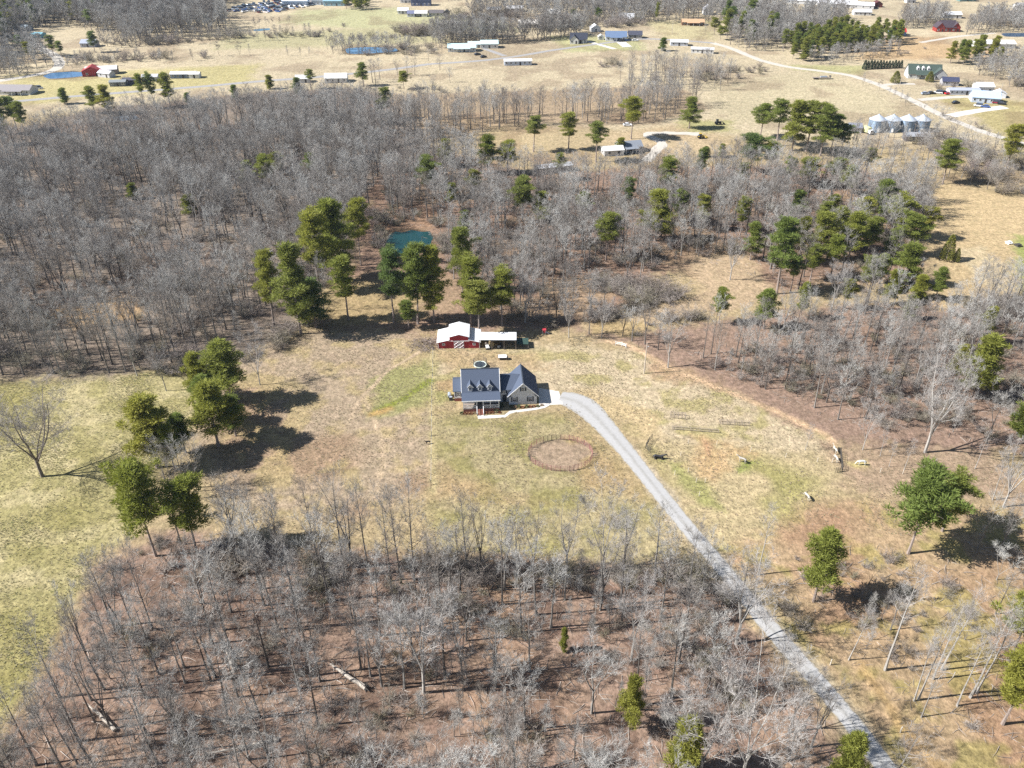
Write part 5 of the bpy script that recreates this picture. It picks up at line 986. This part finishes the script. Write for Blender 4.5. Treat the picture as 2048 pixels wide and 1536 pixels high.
cluster('bare tree', 'the lawn edge row', [(520,1095,978,60),(565,1150,985,70),(640,1138,960,70),(688,1152,950,75),(737,1150,960,60),(782,1162,985,60),(803,1168,980,55),(828,1160,970,60),(935,1152,985,60),(962,1146,985,55),(1032,1157,1010,50),(1067,1162,1010,55),(1248,1132,990,60)], TB)
cluster('dark bare tree', 'the trunks leaning over the pasture', [(157,1530,1362,75),(210,1380,1205,80),(190,1445,1290,65),(228,1325,1170,70),(265,1248,1100,60),(290,1396,1232,55),(306,1258,1088,70),(318,1348,1190,55)], TB)
cluster('bare tree', 'the thicket under the pasture pines', [(372,985,885,55),(396,975,880,60),(330,960,880,50),(352,1000,900,50)], TB, pick=6)
cluster('bare tree', 'the yard edge trees behind the white rails', [(1264,682,600,50),(1290,688,590,60),(1316,700,625,50),(1178,668,600,45),(1245,672,618,50)], TB)
cluster('thin bare tree', 'the line at the long blue pond', [(690,110,72,14),(700,110,75,14),(717,110,74,14),(732,109,72,14),(754,107,70,34),(778,106,72,14),(795,104,74,14),(830,118,92,20),(856,122,98,22),(872,110,97,18)], 'thin bare trees by the long blue pond')
cluster('bare tree', 'the group behind the farm pines', [(745,165,118,40),(760,160,116,36),(795,150,118,24),(815,152,112,30),(830,150,116,30),(752,170,122,24),(865,185,150,26),(900,165,135,24),(880,140,110,22)], 'bare trees below the far cyan roofed house')
cluster('bare tree', 'the tall group on the pale field', [(1262,140,95,22),(1312,138,100,24),(1286,145,108,22),(1345,150,115,24),(1405,150,118,24),(1335,48,42,10),(1410,69,48,14)], 'bare trees on the pale field')
# woods: scattered trees, the largest in view as things, the others as one mass
EXCL = [GP([(1380,515),(1500,508),(1545,560),(1560,600),(1470,618),(1340,640),(1270,655),(1280,620),(1400,590)]), GP([(768,452),(872,450),(876,503),(800,522),(768,500)]),
        GP([(1855,395),(1880,362),(1960,380),(2300,440),(2300,560),(1990,600),(1880,622),(1862,600),(1905,550),(1835,500)]), GP([(1040,270),(1460,240),(1470,318),(1300,345),(1050,345),(1045,310)]),
        GP([(80,620),(270,590),(275,632),(150,655)]), GP([(1230,540),(1120,620),(1140,560),(1210,520)]), GP([(640,600),(700,560),(830,560),(860,640),(700,640)])]
dv = np.array(GP(DRIVE))
def freeof(X, Y, extra=0.0):
    ok = pdist(X, Y, [tuple(p) for p in dv], False) > 4.2
    for e in EXCL: ok &= ~inside(X, Y, e)
    for x, y, r in OCC: ok &= (X-x)**2+(Y-y)**2 > (r+extra)**2
    return ok
WOODS = {
 'large': ([(-700,345),(60,312),(190,292),(330,264),(520,238),(700,228),(780,232),(840,265),(860,300),(770,335),(735,430),(705,500),(690,560),(640,640),(560,658),(545,688),(430,716),(330,736),(190,750),(0,760),(-700,800)], 5.4, (15, 21)),
 'upper': ([(790,238),(900,230),(1080,226),(1220,215),(1330,185),(1420,210),(1300,250),(1120,248),(1040,256),(860,295)], 5.6, (13, 18)),
 'strip': ([(1230,165),(1300,142),(1440,138),(1470,160),(1420,195),(1330,180)], 7.0, (11, 15)),
 'middle': ([(770,340),(860,305),(1040,368),(1200,372),(1500,358),(1700,352),(1840,392),(1850,470),(1840,565),(1700,565),(1560,592),(1380,515),(1270,560),(1230,645),(1090,655),(1010,640),(900,560),(880,500),(770,420)], 5.4, (14, 20)),
 'eastern': ([(1240,690),(1330,704),(1480,700),(1580,650),(1700,600),(1840,605),(1990,602),(2300,560),(2500,700),(2400,880),(1960,890),(1800,860),(1690,850),(1590,805),(1480,762),(1380,722),(1300,690)], 5.8, (13, 20)),
 'near': ([(70,1420),(205,1130),(330,1070),(480,1090),(700,1122),(900,1140),(1340,1150),(1440,1185),(1560,1345),(1720,1545),(1900,1780),(-200,1780)], 6.2, (15, 22)),
 'corner': ([(1560,1130),(1740,1110),(2100,1060),(2400,1100),(2500,1600),(1960,1560),(1700,1330)], 10.5, (9, 15)),
 'bins': ([(1680,285),(1740,275),(1830,270),(1960,290),(2060,330),(2300,420),(2060,440),(1900,365),(1830,370),(1700,325)], 6.5, (8, 13)),
 'farleft': ([(-300,-10),(460,-8),(440,30),(470,58),(420,72),(340,78),(270,95),(200,66),(110,50),(70,62),(-10,115),(-300,150)], 6.6, (15, 21)),
 'farlane': ([(-300,110),(0,108),(60,90),(100,110),(105,132),(40,152),(-60,165),(-300,175)], 6.5, (12, 17)),
 'block': ([(858,75),(900,68),(1010,72),(1030,80),(1170,62),(1160,74),(1030,88),(930,90),(870,92)], 4.6, (13, 16)),
 'farmid': ([(950,20),(1130,-2),(1420,0),(1560,6),(1560,52),(1360,46),(1210,44),(1160,50),(1030,36),(930,42)], 7.5, (13, 18)),
 'fartop': ([(700,-12),(1200,-14),(1200,2),(700,2)], 16, (8, 12)),
 'farright': ([(1450,85),(1480,50),(1560,40),(1680,30),(1690,60),(1620,80),(1560,100),(1500,105)], 6.5, (13, 18)),
 'rowright': ([(1600,128),(1640,118),(1790,100),(1800,112),(1720,124),(1640,132)], 5.0, (8, 11)),
 'bandright': ([(1790,60),(1810,38),(1890,30),(1900,45),(1860,55)], 5.5, (11, 15)),
 'bandedge': ([(1930,70),(1960,40),(2200,30),(2200,62),(2000,66)], 5.5, (11, 15)),
 'edge': ([(1930,140),(2000,120),(2200,110),(2300,200),(2060,190)], 5.0, (8, 12)),
 'creek': ([(120,145),(150,120),(270,118),(430,112),(640,108),(680,100),(690,112),(500,114),(300,128),(180,138)], 9, (5, 9)),
 'creek2': ([(330,70),(500,76),(620,72),(680,80),(560,88),(420,86)], 8, (5, 9)),
 'farhedge': ([(160,84),(460,77),(470,86),(170,102)], 8.5, (6, 11)),
 'farpondside': ([(640,96),(690,92),(880,90),(885,103),(800,106),(640,112)], 7.5, (7, 12)),
 'farthicket': ([(1030,38),(1310,32),(1310,46),(1180,58),(1040,52)], 7.0, (8, 13)),
 'farcrest': ([(1430,0),(1560,-2),(1900,0),(1900,6),(1700,6),(1440,8)], 14, (8, 13)),
 'farlaneside': ([(1700,150),(1760,176),(1900,244),(1890,250),(1740,182)], 9, (4, 8)),
 'lawnend': ([(430,66),(600,40),(560,58),(520,66)], 9, (5, 9)),
}
cand = []; brush = []
for k, (nm, (poly, sp, hr)) in enumerate(WOODS.items()):
    X, Y = scatter(poly, sp, 300+k); ok = freeof(X, Y); X, Y = X[ok], Y[ok]; dens = fbm(X, Y, 16, 91+k, 2); hn = fbm(X, Y, 22, 15, 2)
    for x, y, d, h in zip(X, Y, dens, hn):
        if d < .34 and not nm.startswith(('far', 'row', 'block', 'band')): continue
        H = hr[0]+(hr[1]-hr[0])*min(1, max(0, .5*RND.random()+.9*(h-.25))); cand.append((x, y, H, nm))
def seen(c):
    x, y, H, nm = c; bx, by = to_px(x, y); tx, ty = to_px(x, y, H*.8)
    return -20 < tx < 2068 and -10 < ty < 1530
VARN = ['straight round-crowned tree','tall narrow-crowned tree','deep-crowned bare tree','upswept slim bare tree','high-crowned bare tree','three-forked tree','broad short bare tree','bare tree with four leaders']
WN = {'near':'near brown wood','corner':'thin wood right of the drive','eastern':'wood beyond the paddock','middle':'wood behind the barn','large':'large grey wood'}
n_named = sum(1 for o in COL.objects if o.name.startswith('bare_tree'))
vis = sorted([c for c in cand if seen(c) and c[3] in WN], key=lambda c: -c[2]/math.hypot(c[0], c[1], HC)); chosen = vis[:max(0, 298-n_named)]; cs = set(chosen)
MARKS = [(731,1380,'the uprooted tree'),(848,1385,'the big pale wide limbed tree'),(1262,1320,'the pale forked tree'),(1472,1288,'the pale tree overhanging the drive'),(1258,1458,'the narrow lone pine'),(1365,1545,'the bushy round pine'),(1128,1303,'the tiny young pine'),(600,1195,'the dark brush heap'),(455,1450,'the long bleached log'),(205,1440,'the thick white log'),
 (455,1310,'the broken pale stem'),(480,1500,'the orange tinted log'),(622,1172,'the short white log'),(350,1110,'the pine pair by the pasture'),(1850,905,'the many stemmed pale tree'),(1672,1600,'the yellow-green bottom pine'),(1288,747,'the utility pole'),(1530,658,'the woodland clearing pines'),(1775,838,'the heap of cut limbs'),(1675,925,'the gate with horses'),(2010,1400,'the corner pines'),(1830,1400,'the leaning pale pair'),
 (1627,1203,'the lone pine beside the drive'),(1100,1150,'the middle of the lawn edge'),(1600,1340,'the fork shadow'),(1948,800,'the pines past the paddock'),(1690,720,'the middle of the eastern wood'),(950,1480,'the bottom frame edge')]
MXY = [G(a, b) for a, b, _ in MARKS]; ks = [RND.randrange(8) for _ in chosen]; labs = {}
for rank, word in ((0, 'closest'), (1, 'second closest'), (2, 'third closest'), (3, 'fourth closest')):
    for k in range(8):
        ids = [i for i in range(len(chosen)) if ks[i] == k]
        for (mx_, my_), (_, _, ph) in zip(MXY, MARKS):
            o_ = sorted(ids, key=lambda i: math.hypot(chosen[i][0]-mx_, chosen[i][1]-my_))
            if len(o_) > rank and o_[rank] not in labs and math.hypot(chosen[o_[rank]][0]-mx_, chosen[o_[rank]][1]-my_) < 45: labs[o_[rank]] = f'{VARN[k]}, {word} such tree to {ph}'
for i, (x, y, H, nm) in enumerate(chosen):
    k = ks[i]; plant('bare_tree', BARE[k], BH[k], x, y, H, labs.get(i, f'{VARN[k]} in the {WN[nm]}'), 'tree', f'bare trees of the {WN[nm]}', RND.uniform(.75, 1.05))
rest = [c for c in cand if c not in cs]
def mass(name, pts, meshes, label):
    """one object standing for a mass nobody could count; pts: (x, y, scale, wide, pick)"""
    src = bpy.data.collections.new(name+' kinds')
    for i, m in enumerate(meshes): src.objects.link(bpy.data.objects.new('%s kind %02d' % (name, i), m))
    me = bpy.data.meshes.new(name); me.from_pydata([(p[0], p[1], 0) for p in pts], [], [])
    r = random.Random(len(pts))
    for an, ty, vals in (('pick', 'INT', [p[4] for p in pts]), ('rot', 'FLOAT', [r.uniform(0, 6.283) for _ in pts])):
        me.attributes.new(an, ty, 'POINT').data.foreach_set('value', vals)
    me.attributes.new('size', 'FLOAT_VECTOR', 'POINT').data.foreach_set('vector', [v for p in pts for v in (p[2]*p[3], p[2]*p[3], p[2])])
    g = bpy.data.node_groups.new(name, 'GeometryNodeTree'); g.interface.new_socket('Geometry', in_out='INPUT', socket_type='NodeSocketGeometry'); g.interface.new_socket('Geometry', in_out='OUTPUT', socket_type='NodeSocketGeometry')
    N = g.nodes; gi = N.new('NodeGroupInput'); go = N.new('NodeGroupOutput'); ip = N.new('GeometryNodeInstanceOnPoints'); ci = N.new('GeometryNodeCollectionInfo')
    ci.inputs['Collection'].default_value = src; ci.inputs['Separate Children'].default_value = True; ci.inputs['Reset Children'].default_value = True; ip.inputs['Pick Instance'].default_value = True
    def attr(an, ty):
        a = N.new('GeometryNodeInputNamedAttribute'); a.data_type = ty; a.inputs['Name'].default_value = an; return a.outputs[0]
    cx = N.new('ShaderNodeCombineXYZ'); l = g.links
    l.new(attr('rot', 'FLOAT'), cx.inputs[2]); l.new(cx.outputs[0], ip.inputs['Rotation']); l.new(attr('size', 'FLOAT_VECTOR'), ip.inputs['Scale']); l.new(attr('pick', 'INT'), ip.inputs['Instance Index'])
    l.new(gi.outputs[0], ip.inputs['Points']); l.new(ci.outputs[0], ip.inputs['Instance']); l.new(ip.outputs[0], go.inputs[0])
    o = link(name, me); md = o.modifiers.new('spread', 'NODES'); md.node_group = g; return tag(o, label, kind='stuff')
pts = []
for x, y, H, nm in rest:
    if H < 9.5: k = RND.randrange(3); pts.append((x, y, H/SH[k], RND.uniform(1.0, 1.4), 8+k))
    elif nm.startswith(('far', 'block', 'row', 'band', 'edge')): k = RND.randrange(3); pts.append((x, y, H/FH[k], RND.uniform(.95, 1.3), 11+k))
    else: k = RND.randrange(8); pts.append((x, y, H/BH[k], RND.uniform(.9, 1.35), k))
for nm, sp, q in (('near', 4.4, .58), ('eastern', 4.4, .55), ('middle', 5, .5), ('corner', 7, .5), ('large', 7, .4)):
    X, Y = scatter(WOODS[nm][0], sp, 777); ok = freeof(X, Y, -.5); X, Y = X[ok], Y[ok]; d = fbm(X, Y, 12, 5, 2)
    for x, y, dd in zip(X, Y, d):
        if dd > q: k = RND.randrange(3); pts.append((x, y, RND.uniform(3.5, 9)/SH[k], RND.uniform(.8, 1.2), 8+k))
mass('woodland', pts, BARE_J+SAP_J+FARB_J, 'grey mass of leafless woodland trees and saplings')
mass('far_pinewood', FARP, [PINE_J[k] for k in (2, 4, 0)], 'dark far pines mixed into the corner wood')
# brush and undergrowth
bp_ = []
for poly, sp, q, hs in ((WOODS['near'][0], 3.4, .56, (.5, 1.2)), (WOODS['eastern'][0], 3.2, .5, (.5, 1.3)), (WOODS['middle'][0], 4, .5, (.6, 1.4)), (WOODS['large'][0], 5, .5, (.6, 1.5)),
        ([(745,430),(800,425),(880,440),(905,500),(875,520),(870,455),(800,455),(768,465),(765,505),(740,500)], 2.6, .3, (.6, 1.6)), ([(1080,600),(1180,560),(1300,570),(1390,600),(1400,640),(1300,650),(1180,640)], 2.4, .38, (.7, 1.5)), ([(1180,515),(1240,520),(1160,630),(1110,610)], 3, .45, (.6, 1.2)),
        ([(420,1105),(620,1130),(680,1170),(600,1200),(470,1180),(430,1140)], 2.3, .36, (.9, 1.8)), ([(800,1130),(1130,1135),(1430,1150),(1480,1230),(1380,1180),(1100,1175),(820,1165)], 2.6, .4, (.7, 1.5)),
        ([(300,735),(430,716),(545,690),(560,655),(640,645),(640,668),(560,700),(440,735),(330,755)], 2.2, .36, (.6, 1.6)), ([(1480,1170),(1560,1200),(1620,1270),(1570,1290),(1500,1240)], 2.4, .35, (.6, 1.3)), ([(1560,1120),(1900,1090),(2060,1120),(2050,1500),(1920,1480),(1700,1290)], 4, .5, (.4, 1.0)),
        ([(1780,265),(1900,275),(2050,330),(2060,400),(1960,385),(1850,300)], 5, .4, (.8, 1.8)), ([(1880,590),(1990,590),(2060,560),(2060,640),(1900,640)], 3, .35, (.7, 1.5)), ([(1830,376),(1870,385),(1880,410),(1840,412)], 3, .2, (.8, 1.6)),
        ([(1985,470),(2010,475),(2045,530),(2030,535)], 2.5, .3, (.5, 1.2)), ([(150,118),(430,112),(430,116),(260,124),(150,130)], 6, .3, (1, 2.2)), ([(180,84),(460,78),(460,82),(250,96)], 7, .4, (1, 2)), ([(440,72),(640,66),(690,50),(700,52),(640,74),(450,78)], 6, .35, (.9, 2)), ([(700,78),(860,70),(860,73),(700,81)], 6, .3, (.8, 1.6)), ([(700,100),(860,92),(880,100),(870,112),(700,112)], 6, .45, (.8, 1.8)), ([(790,62),(850,58),(860,72),(800,72)], 5, .3, (1, 2.4)),
        ([(250,160),(330,150),(345,158),(300,168),(230,176)], 9, .5, (.6, 1.4)), ([(1040,44),(1290,40),(1290,52),(1180,60),(1050,66)], 6, .35, (1.2, 2.6)), ([(880,33),(1040,30),(1040,45),(900,40)], 6, .3, (1, 2.4)), ([(1330,150),(1530,132),(1560,140),(1540,150),(1400,168)], 6, .42, (.8, 1.8)), ([(1195,128),(1245,128),(1245,134),(1195,135)], 5, .3, (.6, 1.6)),
        ([(1760,105),(1870,92),(1880,104),(1780,116)], 7, .5, (.5, 1.1)), ([(1830,180),(2040,165),(2060,176),(1900,180)], 7, .35, (1, 2)), ([(1880,226),(1960,250),(2060,280),(2060,288),(1900,245)], 6, .4, (.6, 1.4)), ([(720,180),(860,170),(900,190),(780,190)], 8, .45, (.6, 1.4))):
    X, Y = scatter(poly, sp, len(poly)*31+int(sp*7)); ok = freeof(X, Y, -1); X, Y = X[ok], Y[ok]; d = fbm(X, Y, 9, 66, 2)
    for x, y, dd in zip(X, Y, d):
        if dd > q: bp_.append((x, y, RND.uniform(*hs), RND.uniform(.9, 1.5), RND.randrange(4) if hs[1] > 1.3 else RND.randrange(3)))
mass('undergrowth', bp_, BRUSH_ME+SHRUB_J, 'grey brown brush and undergrowth')

def gen_tuft(seed, hgt_=.32, spread=.3, n=13, m=None, wid=.05):
    r = random.Random(seed); C = MB()
    for _ in range(n):
        a = r.uniform(0, 6.283); q = spread*.5*r.random(); p = (q*math.cos(a), q*math.sin(a), -.02); d = vnorm((math.cos(a)*r.uniform(.1, 1), math.sin(a)*r.uniform(.1, 1), 1)); l = hgt_*r.uniform(.5, 1.2)
        b = (-math.sin(a)*wid, math.cos(a)*wid, 0); C.tri(vadd(p, b), vadd(p, b, -1), vadd(p, d, l))
    return C.mesh('tuft', m)
STRAW = mat('straw tufts', (.3,.26,.15), .9, .2, 3, rnd=[(.44,.385,.24), (.36,.34,.18), (.5,.44,.29), (.32,.33,.15), (.42,.37,.23)], trans=.35)
DRYT = mat('dry tufts', (.3,.24,.17), .9, .2, 3, rnd=[(.43,.35,.26), (.35,.28,.2), (.48,.40,.29), (.33,.31,.18), (.40,.33,.24)], trans=.35)
def tufts(name, poly, sp, lo, m, label, hs):
    X, Y = scatter(poly, sp, int(sp*1000)); d = fbm(X, Y, 9, 7, 3)+(np.random.RandomState(9).rand(X.size)-.5)*.5; ok = (d > lo) & (pdist(X, Y, [tuple(p) for p in dv], False) > 2.6) & ~inside(X, Y, GP([(900,770),(1085,760),(1130,775),(1130,815),(1040,830),(950,842),(918,838)])) & ~inside(X, Y, GP([(1064,890),(1120,878),(1178,892),(1184,914),(1150,938),(1100,942),(1060,915)]))
    X, Y, d = X[ok], Y[ok], d[ok]; r = np.random.RandomState(4); sz = r.uniform(hs[0], hs[1], X.size)*(.6+d); wd = r.uniform(.9, 1.6, X.size); pk = r.randint(0, 3, X.size)
    mass(name, list(zip(X.tolist(), Y.tolist(), sz.tolist(), wd.tolist(), pk.tolist())), [gen_tuft(200+k, m=m) for k in range(3)], label)
tufts('pasture_grass', [(-160,770),(0,768),(200,752),(330,742),(430,745),(410,800),(330,930),(262,1050),(200,1110),(128,1230),(62,1390),(0,1530),(-160,1600)], .52, .42, STRAW, 'tufted straw and olive pasture grass', (.4, .85))
tufts('field_grass', [(420,745),(545,692),(870,664),(1060,690),(1250,698),(1500,795),(1665,884),(1960,900),(2060,1010),(2060,1100),(1700,1060),(1560,1110),(1440,1150),(1100,1140),(700,1105),(480,1080),(400,960)], .68, .47, DRYT, 'dry tufted field and lawn grass', (.32, .75))
STICK = mat('fallen sticks', (.3,.26,.22), .9, .25, 3, rnd=[(.2,.16,.13), (.36,.32,.28), (.27,.22,.18)])
def gen_sticks(seed):
    r = random.Random(seed); C = MB()
    for _ in range(7):
        a = r.uniform(0, 6.28); p = (r.uniform(-1.6, 1.6), r.uniform(-1.6, 1.6), .05); d = (math.cos(a), math.sin(a), r.uniform(0, .12)); l = r.uniform(.6, 2.6); q = vadd(p, d, l*.5); e = vadd(q, vnorm((d[0]+r.uniform(-.3,.3), d[1]+r.uniform(-.3,.3), .03)), l*.5); C.tube([p, q, e], [.045, .03, .01], 3)
    return C.mesh('sticks', STICK)
sp_ = []
for nm, sp in (('near', 3.6), ('eastern', 4.5), ('middle', 5.5), ('corner', 5.0)):
    X, Y = scatter(WOODS[nm][0], sp, 55); ok = pdist(X, Y, [tuple(p) for p in dv], False) > 3; sp_ += [(x, y, RND.uniform(.6, 1.5), 1, RND.randrange(3)) for x, y in zip(X[ok], Y[ok])]
mass('deadwood', sp_, [gen_sticks(240+k) for k in range(3)], 'fallen sticks and branches on the woodland floor')
print('counts', len(cand), len(chosen), len(pts), len(bp_), n_named)

# ------------------------------------------------------------------ the air: faint haze round everything
hz = MB(); hz.box((0, 1200, 63), (9000, 3600, 128))
hm = bpy.data.materials.new('haze'); hm.use_nodes = True; n = hm.node_tree.nodes; n.remove(n['Principled BSDF']); pv = n.new('ShaderNodeVolumePrincipled')
pv.inputs['Color'].default_value = (.66, .80, 1, 1); pv.inputs['Density'].default_value = .00006; pv.inputs['Anisotropy'].default_value = .2
hm.node_tree.links.new(pv.outputs[0], n['Material Output'].inputs['Volume']); tag(hz.build('haze', hm), 'faint blue air over the far fields', kind='stuff')
